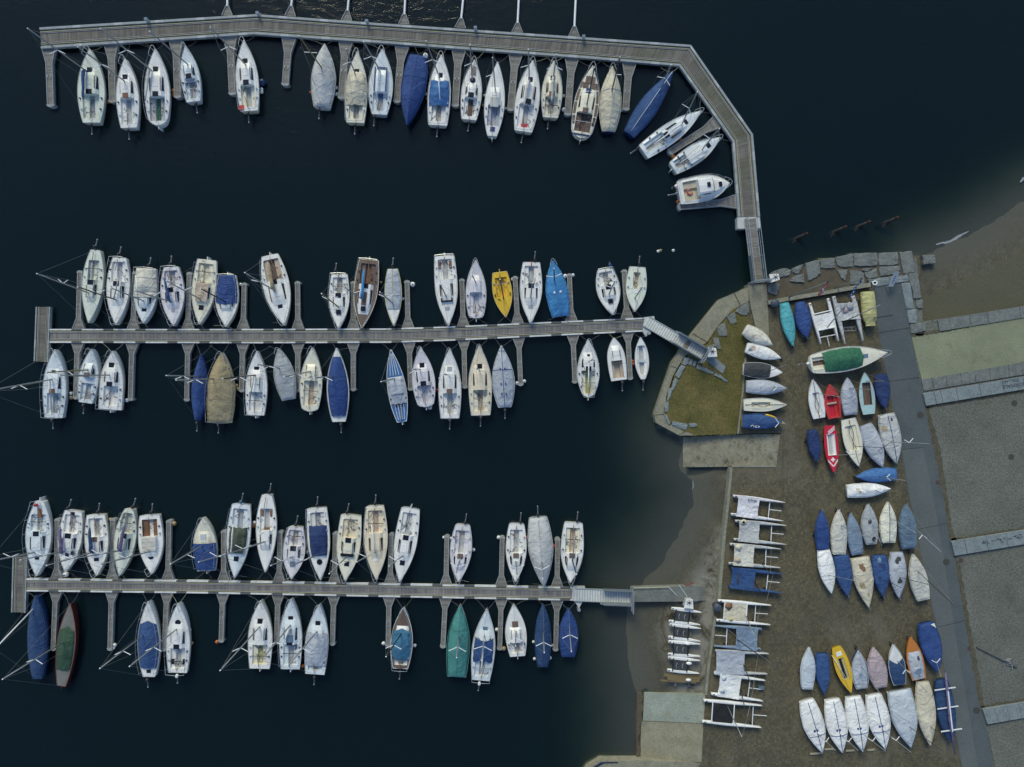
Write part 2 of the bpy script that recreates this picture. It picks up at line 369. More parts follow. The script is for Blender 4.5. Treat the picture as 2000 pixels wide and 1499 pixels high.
def grass_material():
    m = bpy.data.materials.new('dry_lawn'); t, b = nodes_of(m); v = worldco(t)
    c = mixc(t, ramp(t, noise_n(t, 0.35, 6, 0.7, v), [(0.38, (0, 0, 0)), (0.62, (1, 1, 1))]), (.098, .094, .028), (.185, .152, .062))
    c = mixc(t, 1.0, c, ramp(t, noise_n(t, 5.5, 6, 0.85, v), [(0.3, (.35, .4, .35)), (0.72, (1.75, 1.65, 1.4))]), 'MULTIPLY')
    t.links.new(c, b.inputs['Base Color']); b.inputs['Roughness'].default_value = 1.0
    bump(t, b, noise_n(t, 18, 4, 0.8, v), 1.0, 0.08); return m
GRASS = grass_material(); PAVE = paver_material()
def pp(pts, z): return [tuple(P(x, y, z)[:2]) for x, y in pts]
def slab(name, pts, z, mat, z0=None):
    return structure(name, MB().prism(pp(pts, z), z - 0.03 if z0 is None else z0, z), mat)
yard_pts = [(1499, 600), (1702, 563), (1720, 570), (1750, 640), (1790, 790), (1830, 960), (1850, 1070), (1885, 1213), (1900, 1306), (1940, 1499), (1960, 1600), (1330, 1600), (1345, 1530), (1370, 1490), (1374, 1410),
            (1380, 1358), (1386, 1300), (1399, 1180), (1406, 1178), (1417, 1044), (1424, 990), (1431, 913), (1515, 913), (1525, 846), (1438, 848), (1449, 770), (1455, 698), (1459, 638), (1496, 640)]
slab('yard_paving', yard_pts, YARD, PAVE, -1.2)
slab('path', [(1703, 556), (1762, 553), (1775, 633), (1780, 660), (1807, 793), (1827, 880), (1853, 1035), (1869, 1120), (1903, 1316), (1916, 1363), (1941, 1499), (1965, 1620), (1905, 1620), (1879, 1499), (1843, 1306), (1827, 1213), (1820, 1190), (1796, 1072), (1775, 965), (1744, 800), (1743, 794), (1712, 627)], YARD + 0.006, ASPH)
slab('path_patch', [(1762, 879), (1803, 875), (1825, 985), (1848, 1120), (1866, 1240), (1890, 1380), (1912, 1510), (1935, 1620), (1907, 1620), (1880, 1499), (1844, 1306), (1828, 1213), (1797, 1072), (1776, 965)], YARD + 0.010, ASPH2, YARD + 0.007)
slab('turf_pitch', [(1780, 657), (1850, 643), (1920, 633), (2000, 618), (2140, 595), (2140, 690), (2000, 707), (1900, 727), (1801, 745)], YARD + 0.004, TURF)
gv1 = [(1808, 795), (1900, 780), (2000, 764), (2160, 738), (2160, 1010), (2000, 1036), (1857, 1060)]
gv2 = [(1866, 1088), (2000, 1062), (2160, 1035), (2160, 1350), (2000, 1372), (1917, 1387)]
gv3 = [(1926, 1418), (2000, 1404), (2160, 1378), (2160, 1640), (1968, 1640), (1944, 1499)]
for i, q in enumerate((gv1, gv2, gv3)): slab('gravel_terrace', q, YARD + 0.004, GRAV)
# filler ground under the terraces, flush with the yard
slab('terrace_base', [(1740, 560), (1762, 548), (1790, 500), (1803, 628), (2000, 600), (2170, 575), (2170, 1650), (1900, 1650)], YARD - 0.05, GRAV, -0.5)
# lawn of the little peninsula, its quay and paths
def ragged(pts, amp, seed, step=5.0):
    r = random.Random(seed); out = []; n = len(pts); ar = sum(pts[i][0] * pts[(i + 1) % n][1] - pts[(i + 1) % n][0] * pts[i][1] for i in range(n)); sg = 1 if ar > 0 else -1
    for i in range(n):
        (x0, y0), (x1, y1) = pts[i], pts[(i + 1) % n]; L = math.hypot(x1 - x0, y1 - y0); k = max(1, int(L / step))
        for j in range(k):
            f = j / k; a = r.uniform(-.3, 1) * amp; out.append((x0 + (x1 - x0) * f + sg * (y1 - y0) / L * a, y0 + (y1 - y0) * f - sg * (x1 - x0) / L * a))
    return out
VERGE = stone_like('verge_dirt', (.070, .064, .040), (.115, .105, .070), 1.2, (.055, .055, .025), 6, .8, .5, .5)
for i, q in enumerate(([(1807, 797), (1813, 796), (1836, 880), (1860, 1040), (1871, 1056), (1856, 1057), (1848, 1000), (1826, 880)], [(1868, 1096), (1873, 1095), (1908, 1300), (1922, 1380), (1915, 1384), (1903, 1316)], [(1806, 791), (1900, 779), (2010, 761), (2010, 764), (1900, 783), (1812, 797)], [(1857, 1053), (1930, 1042), (2010, 1029), (2010, 1036), (1930, 1048), (1858, 1058)], [(1916, 1380), (2010, 1364), (2010, 1371), (1920, 1387)], [(1786, 640), (1800, 630), (1804, 655), (1790, 655)], [(1780, 655), (1900, 633), (2010, 614), (2010, 618), (1900, 637), (1782, 659)])): slab('verge', ragged(q, 2.6, i), YARD + .009, VERGE, YARD + .0055)
for i, q in enumerate(([(1716, 650), (1777, 640), (1777, 641.2), (1716, 651.2)], [(1735, 745), (1797, 737), (1797, 738.2), (1735, 746.2)], [(1762, 878), (1803, 874), (1803, 875), (1762, 879)], [(1790, 1035), (1850, 1022), (1850, 1023), (1790, 1036)], [(1830, 1225), (1885, 1212), (1885, 1213), (1830, 1226)])): slab('path_joint', q, YARD + .0145, plain('path_joint_dark', (.035, .04, .042), .9), YARD + .0125)
slab('lawn', ragged([(1459, 598), (1466, 640), (1456, 698), (1449, 770), (1440, 848), (1357, 850), (1343, 844), (1313, 831), (1299, 810), (1305, 772), (1319, 733), (1337, 700), (1383, 670), (1406, 636), (1433, 606)], 3.0, 4), 0.93, GRASS, -1.2)
slab('quay', [(1461, 561), (1434, 573), (1407, 584), (1354, 650), (1330, 682), (1313, 708), (1278, 809), (1281, 826), (1327, 851), (1356, 851), (1356, 833), (1342, 842), (1311, 830), (1296, 809), (1302, 772), (1315, 733), (1336, 697), (1381, 669), (1402, 637), (1429, 607), (1463, 588)], 0.90, CONC, -3.0)
for i, q in enumerate(([(1433, 573), (1434.6, 572.6), (1447, 597), (1445.4, 598)], [(1352, 652), (1353, 650.6), (1381.5, 668.6), (1380.5, 670)], [(1310, 716), (1311, 714.6), (1330, 722), (1329, 723.4)], [(1280, 812), (1280.5, 810.5), (1296, 809), (1296, 810.5)], [(1327, 850), (1326, 849), (1341, 841), (1342, 842)])): slab('quay_joint', q, .904, plain('dark_joint', (.05, .05, .035), .9), .901)
slab('approach_path', [(1460, 556), (1497, 556), (1500, 600), (1502, 659), (1476, 640), (1467, 602)], YARD + 0.012, CONC, -1.5)
slab('quay_path', [(1378, 692), (1390, 693), (1418, 717), (1411, 730), (1374, 700)], 0.97, GRAN, 0.9)
def ramp_slab(name, pts, mat, thick=0.35):
    q = [tuple(P(x, y, z)) for x, y, z in pts]
    return structure(name, MB().prism(q, min(p[2] for p in q) - thick, 0), mat)
# slipways run down under the water
def edge_pts(x0, y0, x1, y1, n): return [(x0 + (x1 - x0) * i / n, y0 + (y1 - y0) * i / n) for i in range(n + 1)]
ramp_slab('slipway', [(1334, 854, .03), (1420, 850, .50), (1524, 848, YARD + .008), (1516, 911, YARD + .008), (1420, 912, .50), (1334, 913, .03)], CONC2)
ramp_slab('lower_slipway', [(1258, 1354, .22), (1378, 1358, YARD), (1374, 1413, YARD), (1256, 1408, .22)], PALE)
ramp_slab('lower_slipway', [(1252, 1409.5, .20), (1376, 1414, YARD), (1370, 1489, YARD), (1251, 1485, .20)], PALE2)
sand = stone_like('ramp_sand', (.075, .062, .036), (.13, .105, .065), 2.0)
structure('sand_patch', MB().prism(pp([(1244, 1354), (1254, 1354), (1258, 1362), (1254, 1372), (1257, 1382), (1253, 1396), (1255, 1408), (1249, 1420), (1251, 1430), (1246, 1445), (1252, 1466), (1247, 1485), (1243, 1485)], .24), .0, .245), sand)
slab('side_pier', [(1146, 1503), (1172, 1487), (1250, 1486), (1372, 1490), (1372, 1620), (1060, 1620)], YARD - 0.1, CONC, -2.5)
slab('side_pier_channel', [(1158, 1499), (1174, 1489), (1207, 1488.5), (1207, 1491.5), (1180, 1492), (1160, 1503)], YARD - 0.094, plain('navy_membrane', (.012, .022, .05), .6), YARD - 0.099)

def wall_thing(name, pts, z0, z1, mat, label, cat):
    return single(name, MB().prism(pp(pts, z1), z0, z1), mat, label, cat)
wall_thing('retaining_wall', [(1426, 914), (1431, 914), (1424, 990), (1418, 1043), (1413, 1043), (1419, 990)], 0.0, YARD + .05, KERB, 'narrow concrete wall between the upper beach and the first trampoline catamarans', 'wall')
wall_thing('retaining_wall', [(1412, 1043), (1418, 1043), (1407, 1180), (1401, 1180)], 0.0, YARD + .05, KERB, 'straight concrete wall beside the blue covered catamaran and the beach', 'wall')
wall_thing('retaining_wall', [(1395, 1205), (1400, 1205), (1387, 1300), (1381, 1358), (1376, 1358), (1382, 1300)], 0.0, YARD + .05, KERB, 'low concrete wall between the small black decked catamarans and the yard', 'wall')
wall_thing('kerb', [(1455, 698), (1458, 698), (1452, 770), (1443, 848), (1440, 848), (1449, 770)], 0.6, YARD + .06, KERB, 'thin concrete kerb between the lawn and the row of six dinghies', 'kerb')
wall_thing('kerb', [(1430, 909), (1516, 909), (1516, 913), (1430, 913)], 0.6, YARD + .06, KERB, 'short concrete kerb along the lower side of the upper slipway', 'kerb')
wall_thing('kerb_beam', [(1500, 587), (1540, 580), (1620, 567), (1700, 552), (1702, 560), (1620, 574), (1540, 588), (1502, 595)], 0.8, YARD + .40, KERB, 'long mossy concrete beam behind the teal dinghy and the two flags', 'kerb')

# quarry stones of the point: each one a rough block
def rough_block(pts, z0, z1, seed):
    r = random.Random(seed); q = [P(x, y, z1) for x, y in pts]
    c = sum(q, Vector()) / len(q); out = []
    n = len(q)
    for i in range(n):
        a, b = q[i], q[(i + 1) % n]
        for k in range(4):
            p = a.lerp(b, k / 4 + (0.02 if k else 0.03)); d = (p - c)
            p = p + Vector((r.uniform(-.04, .04), r.uniform(-.04, .04), 0))
            out.append((p.x, p.y, z1 + r.uniform(-.05, .03)))
    m = MB(); k = len(out); top = [(c.x + (x - c.x) * .94, c.y + (y - c.y) * .94, z + .05) for x, y, z in out]
    m.v = [(x, y, z0) for x, y, z in out] + out + top + [(c.x, c.y, z1 + .07)]
    if sum(out[i][0] * out[(i + 1) % k][1] - out[(i + 1) % k][0] * out[i][1] for i in range(k)) < 0:
        m.v = [(x, y, z0) for x, y, z in out[::-1]] + out[::-1] + top[::-1] + [(c.x, c.y, z1 + .07)]
    for i in range(k):
        j = (i + 1) % k
        m.f += [(i, j, k + j, k + i), (k + i, k + j, 2 * k + j, 2 * k + i), (2 * k + i, 2 * k + j, 3 * k)]
    return m
def c5(*pts): return [(1490 + x / 5.882, 470 + y / 5.882) for x, y in pts]
STONES = [
    (c5((80, 430), (130, 355), (250, 315), (330, 345), (300, 405), (180, 430)), 'long flat stone just right of the upper gangway'),
    (c5((330, 330), (460, 272), (465, 300), (410, 385), (350, 380)), 'rounded pale stone at the water edge near the upper gangway'),
    (c5((300, 470), (370, 400), (475, 385), (475, 487), (380, 480)), 'wedge shaped stone behind the upper gangway sign'),
    (c5((485, 262), (645, 225), (668, 375), (600, 430), (515, 472)), 'tall angular grey slab at the water edge'),
    (c5((655, 222), (820, 195), (830, 315), (735, 322), (668, 320)), 'small square slab between two bigger ones at the water edge'),
    (c5((832, 195), (1040, 152), (1045, 295), (930, 315), (860, 285)), 'broad slab with a stepped lower edge'),
    (c5((1045, 150), (1310, 138), (1322, 290), (1052, 298)), 'widest dark slab at the middle of the shore'),
    (c5((1328, 145), (1550, 130), (1562, 265), (1480, 288), (1335, 290)), 'wide slab second from the right end of the shore row'),
    (c5((1566, 135), (1715, 118), (1758, 370), (1610, 385)), 'tall dark corner slab at the right end of the shore row'),
    (c5((845, 335), (975, 330), (965, 400), (940, 460), (905, 430)), 'ragged pale stone lying in the earth'),
    (c5((995, 345), (1080, 340), (1165, 375), (1165, 505), (1005, 510)), 'square pale slab left of the life ring'),
    (c5((1140, 318), (1260, 315), (1220, 358), (1145, 355)), 'thin pale stone strip below the widest slab'),
    (c5((1160, 368), (1200, 362), (1310, 320), (1325, 420), (1205, 448)), 'irregular grey slab above the life ring'),
    (c5((1335, 300), (1580, 290), (1575, 355), (1350, 420)), 'flat slab above the grey notice board'),
    (c5((1200, 452), (1470, 412), (1668, 392), (1680, 470), (1310, 530), (1230, 480)), 'long kerb stone under the grey notice board'),
    (c5((1672, 382), (1775, 378), (1822, 665), (1735, 672)), 'long upright slab right of the path head'),
    (c5((1590, 490), (1685, 480), (1742, 785), (1650, 795)), 'long edge stone along the right of the path head'),
    (c5((1752, 685), (1832, 676), (1840, 785), (1770, 778)), 'small square stone beside the dry grass'),
    (c5((1652, 798), (1755, 790), (1775, 945), (1680, 955)), 'short edge stone below the long path edge stone'),
    (c5((1690, 965), (1860, 935), (1878, 1040), (1705, 1075)), 'first white flecked stone of the upper terrace row'),
    (c5((60, 500), (110, 490), (205, 500), (180, 570), (160, 640), (60, 600)), 'cracked grey stone below the upper gangway gate'),
    (c5((1830, 170), (1975, 160), (1985, 260), (1850, 275)), 'isolated dark stone lying on the beach'),
]
for i, (pts, lab) in enumerate(STONES):
    single('quarry_stone', rough_block(pts, 0.1 if i < 9 or i == 21 else 0.7, 0.55 if i == 21 else (0.95 if i < 14 or i == 20 else YARD + .06), i), GRAN if i in (14, 16, 18) else ROCK, lab, 'stone', 'stones around the point')
slab('point_earth', [(1497, 545), (1530, 532), (1600, 512), (1700, 500), (1782, 492), (1790, 520), (1797, 600), (1762, 556), (1702, 563), (1499, 600)], 0.86, stone_like('point_earth', (.075, .062, .040), (.115, .098, .066), 1.4, (.16, .15, .12), 14, .6, .62), -0.8)

# terrace step rows: one step per row, each block a part of it
def step_row(label, top, bot, cuts, z, mat, lift=0.0):
    a0, a1 = top; b0, b1 = bot
    L = thing('stone_step', label, 'step', P((a0[0] + b0[0]) / 2, (a0[1] + b0[1]) / 2, YARD - .05))
    for i in range(len(cuts) - 1):
        u, v = cuts[i] + .0012, cuts[i + 1] - .0012
        def at(p, q, f): return (p[0] + (q[0] - p[0]) * f, p[1] + (q[1] - p[1]) * f)
        q = [P(*at(a0, a1, u), z), P(*at(a0, a1, v), z), P(*at(b0, b1, v), z), P(*at(b0, b1, u), z)]
        m = MB().prism([(p.x - L.location.x, p.y - L.location.y) for p in q], -.2, z - L.location.z + random.Random(i * 7 + int(a0[1])).uniform(-.012, .012))
        m.build('stone_block', mat, L)
    return L
step_row('upper row of rough granite blocks between dry grass and pale turf', ((1802, 630), (2140, 575)), ((1807, 652), (2140, 598)), [.085, .15, .27, .375, .56, .60, .69, .82, 1.0], YARD + .10, ROCK)
step_row('row of granite blocks with lichen directly below the pale turf', ((1799, 742), (2140, 684)), ((1804, 764), (2140, 709)), [0, .06, .14, .225, .305, .39, .50, .59, .72, .86, 1], YARD + .06, ROCK)
GSTEP = step_row('smooth granite step carrying painted capital letters', ((1803, 769), (2140, 712)), ((1809, 793), (2140, 737)), [0, .062, .10, .19, .325, .46, .58, .72, .86, 1], YARD + .24, GRAN)
SSTEP = step_row('smooth granite step with a scribbled line of signs', ((1858, 1058), (2140, 1014)), ((1865, 1086), (2140, 1040)), [0, .09, .238, .38, .52, .68, .84, 1], YARD + .24, GRAN)
step_row('lowest smooth granite step without any writing', ((1919, 1386), (2140, 1350)), ((1929, 1415), (2140, 1380)), [0, .10, .21, .32, .5, .75, 1], YARD + .24, GRAN)

def text_mesh(s, size):
    cu = bpy.data.curves.new('text', 'FONT'); cu.body = s; cu.size = size; cu.align_x = 'CENTER'; cu.align_y = 'CENTER'
    cu.fill_mode = 'FRONT'; cu.resolution_u = 2
    o = bpy.data.objects.new('text', cu); C.collection.objects.link(o)
    dg = bpy.context.evaluated_depsgraph_get(); me = bpy.data.meshes.new_from_object(o.evaluated_get(dg))
    bpy.data.objects.remove(o); return me
def lettering(name, s, size, x, y, z, rot, mat, parent, squash=1.0):
    me = text_mesh(s, size); me.transform(Matrix.Translation(P(x, y, z)) @ Matrix.Rotation(rot, 4, 'Z') @ Matrix.Diagonal((squash, 1, 1, 1)))
    if parent is not None: me.transform(parent.matrix_basis.inverted())
    me.materials.clear(); me.materials.append(mat)
    o = bpy.data.objects.new(name, me); C.collection.objects.link(o)
    if parent is not None: o.parent = parent
    return o
INK = plain('spray_paint', (.035, .045, .075), .7)
lettering('graffiti_text', 'NORMALE', .52, 1982, 752.5, YARD + .262, math.pi + .165, INK, GSTEP)
lettering('graffiti_text', 'STELLARS?', .40, 1972, 744.5, YARD + .262, math.pi + .165, INK, GSTEP)
def stroke(px, z, r_, parent, mat, name):
    m = MB()
    for s_ in px:
        pts = [P(x, y, z) - parent.location for x, y in s_]
        for a, b in zip(pts[:-1], pts[1:]): m.beam(a, b, r_, .006)
    return m.build(name, mat, parent)
def c2s(*p): return [(1880 + x / 16.667, 1030 + y / 16.667) for x, y in p]
stroke([c2s((640, 540), (665, 480), (690, 550)), c2s((690, 550), (680, 440), (740, 550), (735, 420)), c2s((790, 440), (830, 480), (840, 540), (790, 545)), c2s((930, 450), (1040, 445)), c2s((1090, 460), (1160, 350), (1160, 400), (1250, 390), (1270, 440), (1220, 460), (1210, 420), (1270, 400)),
        c2s((1250, 510), (1340, 490), (1290, 440)), c2s((1300, 360), (1380, 345), (1370, 390)), c2s((1480, 380), (1620, 370)), c2s((1640, 290), (1720, 320), (1720, 260), (1760, 350), (1840, 370), (1960, 310)), c2s((1760, 270), (1860, 240), (1915, 250), (1905, 300)), c2s((1780, 330), (1840, 310), (1820, 350))],
       YARD + .262, .045, SSTEP, INK, 'graffiti_scribble')

# ------------------------------------------------------------------ jetties
def plank_material(name, c0, c1, gap=(.03, .03, .028), green=None):
    m = bpy.data.materials.new(name); t, b = nodes_of(m)
    uv = N(t, 'ShaderNodeUVMap'); sp = N(t, 'ShaderNodeSeparateXYZ'); t.links.new(uv.outputs[0], sp.inputs[0])
    d = N(t, 'ShaderNodeMath', operation='DIVIDE'); t.links.new(sp.outputs[0], d.inputs[0]); d.inputs[1].default_value = 0.145
    fl = N(t, 'ShaderNodeMath', operation='FLOOR'); t.links.new(d.outputs[0], fl.inputs[0])
    fc = N(t, 'ShaderNodeMath', operation='FRACT'); t.links.new(d.outputs[0], fc.inputs[0])
    wn = N(t, 'ShaderNodeTexWhiteNoise', noise_dimensions='1D'); t.links.new(fl.outputs[0], wn.inputs['W'])
    c = mixc(t, wn.outputs['Value'], c0, c1)
    v = worldco(t)
    c = mixc(t, 0.8, c, ramp(t, noise_n(t, 0.8, 6, 0.7, v), [(0.3, (.62, .62, .62)), (0.7, (1.3, 1.3, 1.28))]), 'MULTIPLY')
    c = mixc(t, 0.6, c, ramp(t, noise_n(t, 9, 4, 0.8, v), [(0.3, (.6, .6, .6)), (0.7, (1.35, 1.35, 1.35))]), 'MULTIPLY')
    if green:
        c = mixc(t, ramp(t, noise_n(t, 0.16, 4, 0.6, v), [(0.52, (0, 0, 0)), (0.68, (1, 1, 1))]), c, mixc(t, noise_n(t, 6, 4, .7, v), mul(green, .7), mul(green, 1.3)))
    g_ = ramp(t, fc.outputs[0], [(0.0, (1, 1, 1)), (0.10, (0, 0, 0)), (0.92, (0, 0, 0)), (1.0, (1, 1, 1))])
    c = mixc(t, g_, c, gap)
    t.links.new(c, b.inputs['Base Color']); b.inputs['Roughness'].default_value = 0.9
    return m
def dash_material(name, a, bcol, period, duty):
    m = bpy.data.materials.new(name); t, b = nodes_of(m)
    uv = N(t, 'ShaderNodeUVMap'); sp = N(t, 'ShaderNodeSeparateXYZ'); t.links.new(uv.outputs[0], sp.inputs[0])
    d = N(t, 'ShaderNodeMath', operation='DIVIDE'); t.links.new(sp.outputs[0], d.inputs[0]); d.inputs[1].default_value = period
    fc = N(t, 'ShaderNodeMath', operation='FRACT'); t.links.new(d.outputs[0], fc.inputs[0])
    c = mixc(t, ramp(t, fc.outputs[0], [(duty - .005, (0, 0, 0)), (duty + .005, (1, 1, 1))]), a, bcol)
    c = mixc(t, 0.7, c, ramp(t, noise_n(t, 2.5, 5, 0.75, worldco(t)), [(0.3, (.7, .7, .7)), (0.7, (1.25, 1.25, 1.25))]), 'MULTIPLY')
    t.links.new(c, b.inputs['Base Color']); b.inputs['Roughness'].default_value = 0.7; return m
PLANK = plank_material('weathered_planks', (.125, .12, .10), (.20, .19, .165), green=(.10, .105, .06))
PLANK2 = plank_material('jetty_planks', (.17, .163, .15), (.26, .25, .23))
RAILM = dash_material('edge_beam_grey', (.28, .31, .32), (.40, .43, .44), 4.0, .8)
DASH = dash_material('edge_fender_strip', (.66, .67, .65), (.11, .115, .12), 3.1, .68)
GREYB = stone_like('finger_edge_concrete', (.22, .24, .24), (.33, .345, .34), 2.0, (.14, .15, .14), 14, .2)
CABLE = plain('yellow_cable', (.46, .46, .27), .6); PIPE = plain('grey_pipe', (.30, .28, .34), .6)
RIB = dash_material('ribbed_aluminium', (.60, .62, .58), (.40, .42, .41), .25, .6)

def strip_mesh(A, B, z, thick, u0=0.0):
    """closed slab between two polylines of world points (same count); uv.x runs along it in metres"""
    m = MB(); n = len(A); us = [u0]
    for i in range(1, n): us.append(us[-1] + (((A[i] + B[i]) - (A[i - 1] + B[i - 1])) / 2).length)
    m.uv = []
    for dz in (0, -thick):
        for i in range(n):
            for p, q in ((A[i], 0), (B[i], 1)):
                m.v.append((p.x, p.y, z + dz)); m.uv.append((us[i], q * 2))
    o = 2 * n
    for i in range(n - 1):
        a, b, c, d = 2 * i, 2 * i + 1, 2 * i + 3, 2 * i + 2
        m.f += [(a, b, c, d), (o + d, o + c, o + b, o + a), (d, o + d, o + a, a), (b, o + b, o + c, c)]
    m.f += [(0, o, o + 1, 1), (2 * n - 1, 4 * n - 1, 4 * n - 2, 2 * n - 2)]
    return m
def inset(A, B, d0, d1):
    """two lines at distances d0 and d1 in from line A towards line B"""
    r0, r1 = [], []
    for a, b in zip(A, B):
        e = (b - a).normalized(); r0.append(a + e * d0); r1.append(a + e * d1)
    return r0, r1
def jetty(label, up, lo, z, plank, edge, edge_w, cable_in, z_float=-.25):
    A = [P(x, y, z) for x, y in up]; B = [P(x, y, z) for x, y in lo]
    L = thing('jetty', label, 'jetty', P(*up[0], 0)); o = L.location
    A = [p - o for p in A]; B = [p - o for p in B]
    a, b = inset(A, B, edge_w, 0)[0], inset(B, A, edge_w, 0)[0]
    strip_mesh(a, b, z, z - z_float).build('walkway', plank, L)
    for Q, R_ in ((A, B), (B, A)):
        p, q = inset(Q, R_, 0, edge_w - .002)
        m = strip_mesh(p, q, z + .10, .35); m.build('edge_beam', edge, L)
        for dist, mt, nm in ((cable_in, CABLE, 'cable'), (cable_in + .12, PIPE, 'pipe')):
            c, _ = inset(Q, R_, dist, dist)
            MB().tube([Vector((v.x, v.y, z + .03)) for v in c], .03, 5).build(nm, mt, L)
    return L
def sub(pts, n):
    """densify a polyline"""
    out = []
    for a, b in zip(pts[:-1], pts[1:]):
        for k in range(n): out.append((a[0] + (b[0] - a[0]) * k / n, a[1] + (b[1] - a[1]) * k / n))
    return out + [pts[-1]]
J1 = jetty('long wide timber jetty with a bend, uppermost in the harbour', sub([(78, 55), (501, 29), (717, 45), (1139, 74), (1349, 89), (1470, 263), (1484, 424)], 4), sub([(81, 96), (497, 68), (713, 83), (1131, 114), (1326, 130), (1430, 277), (1441, 424)], 4), .55, PLANK, RAILM, .22, .42)
for x, y in ((290, 42.5), (506, 30.5), (718, 46), (929, 59), (1139, 76)):
    p = P(x, y, .6) - J1.location; sp_ = MB().box(p.x - .13, p.x + .13, p.y - .1, p.y + .1, .55, 1.1).build('service_post', gel('post_grey', (.45, .50, .53), .4, .3), J1)
    MB().box(p.x - .15, p.x + .15, p.y - .12, p.y + .12, 1.102, 1.15).build('cap', PL('slate'), sp_)
J2 = jetty('narrow timber jetty in the middle of the harbour', sub([(98, 643), (500, 643), (760, 642), (880, 638), (1257, 621)], 5), sub([(98, 670), (500, 671), (760, 670), (880, 666), (1257, 648)], 5), .45, PLANK2, DASH, .14, .26)
J3 = jetty('narrow timber jetty, the lowest of the three in the harbour', sub([(53, 1130), (400, 1134), (760, 1140), (1117, 1147)], 5), sub([(53, 1155), (400, 1159), (760, 1166), (1117, 1173)], 5), .45, PLANK2, DASH, .14, .26)
jetty('short crossing platform at the outer end of the middle jetty', sub([(71, 600), (67, 706)], 6), sub([(99, 600), (95, 708)], 6), .45, PLANK, RAILM, .12, .25)
jetty('short crossing platform at the outer end of the lowest jetty', sub([(26, 1088), (23, 1196)], 6), sub([(54, 1088), (51, 1197)], 6), .45, PLANK, RAILM, .12, .25)

def finger(foot, end, fw, sw, taper, label, z=.42):
    a = P(*foot, z); b = P(*end, z); d = b - a; L = d.length; rz = math.atan2(d.y, d.x)
    t = thing('finger_pontoon', label, 'pontoon', (a.x, a.y, 0), rz, 'mooring fingers of the jetties')
    h0, h1 = fw / 2, sw / 2
    A = [Vector((0, h0, 0)), Vector((taper, h1, 0)), Vector((L - .2, h1 * .95, 0))]; B = [Vector((p.x, -p.y, 0)) for p in A]
    e = .085
    ia = [p - Vector((0, e, 0)) for p in A]; ib = [p + Vector((0, e, 0)) for p in B]
    strip_mesh(ia, ib, z, z + .15).build('walkway', PLANK2, t)
    for Q, s_ in ((A, 1), (B, -1)):
        strip_mesh(Q, [p - Vector((0, s_ * (e - .002), 0)) for p in Q], z + .05, .3).build('edge_beam', GREYB, t)
    cap = [(L - .2 + .22 * math.cos(x) + .06, (h1 + .05) * math.sin(x)) for x in [math.pi * k / 8 - math.pi / 2 for k in range(9)]]
    MB().prism([(L - .198, -h1 - .05)] + cap + [(L - .198, h1 + .05)], -.2, z + .04).build('end_fender', GREYB, t)
    MB().box(-.10, -.003, -h0, h0, -.1, z - .02).build('hinge_plate', STEEL, t)
    for y in (-h1 * .5, h1 * .5):
        MB().box(taper + 1.2, taper + 1.4, y - .03, y + .03, z, z + .08).build('mooring_cleat', STEEL, t)
    return t
F1 = [((95, 95), (99, 208)), ((217, 89), (220, 200)), ((344, 82), (347, 191)), ((449, 75), (454, 185)), ((564, 77), (557, 167)), ((675, 84), (667, 193)), ((785, 93), (775, 200)), ((896, 100), (889, 208)), ((1007, 107), (997, 216)), ((1117, 115), (1109, 225)), ((1229, 125), (1222, 215)), ((1401, 238), (1307, 298)), ((1436, 394), (1325, 404))]
for i, (a, b) in enumerate(F1): finger(a, b, 1.36, .68, 1.4, f'grey finger pontoon, {ORD[i]} from left along the wide upper jetty')
F2 = [((153, 643), (156, 530)), ((260, 643), (264, 532)), ((367, 643), (370, 533)), ((475, 643), (477, 554)), ((582, 643), (581, 551)), ((690, 643), (690, 551)), ((797, 641), (795, 549)), ((905, 637), (902, 546)), ((1011, 632), (1006, 541)), ((1116, 627), (1112, 536)), ((1225, 622), (1219, 528))]
F3 = [((151.5, 670), (148, 779)), ((258, 671), (255, 782)), ((367, 671), (365, 783)), ((474, 671), (472, 765)), ((582, 671), (581, 765)), ((690, 671), (690, 763)), ((799, 670), (802, 762)), ((906, 665), (908, 758)), ((1013, 660), (1017, 753)), ((1119, 655), (1123, 748)), ((1226, 649), (1231, 741))]
F4 = [((111, 1131), (112, 1014)), ((219, 1132), (220, 1014)), ((328, 1133), (330, 1017)), ((437, 1135), (437, 1037)), ((545, 1137), (547, 1038)), ((653, 1139), (655, 1041)), ((762, 1140), (764, 1043)), ((871, 1143), (873, 1047)), ((979, 1145), (981, 1049)), ((1088, 1147), (1089, 1052))]
F5 = [((109, 1156), (104, 1270)), ((218, 1157), (215, 1270)), ((326, 1158), (321, 1271)), ((435, 1160), (432, 1254)), ((543, 1162), (540, 1257)), ((652, 1164), (649, 1260)), ((760, 1166), (758, 1263)), ((870, 1169), (865, 1265)), ((979, 1171), (976, 1269)), ((1088, 1173), (1085, 1271))]
for row, where in ((F2, 'above the middle jetty'), (F3, 'below the middle jetty'), (F4, 'above the lowest jetty'), (F5, 'below the lowest jetty')):
    for i, (a, b) in enumerate(row): finger(a, b, 1.22, .48, 1.05, f'narrow finger pontoon, {ORD[i]} from left {where}')
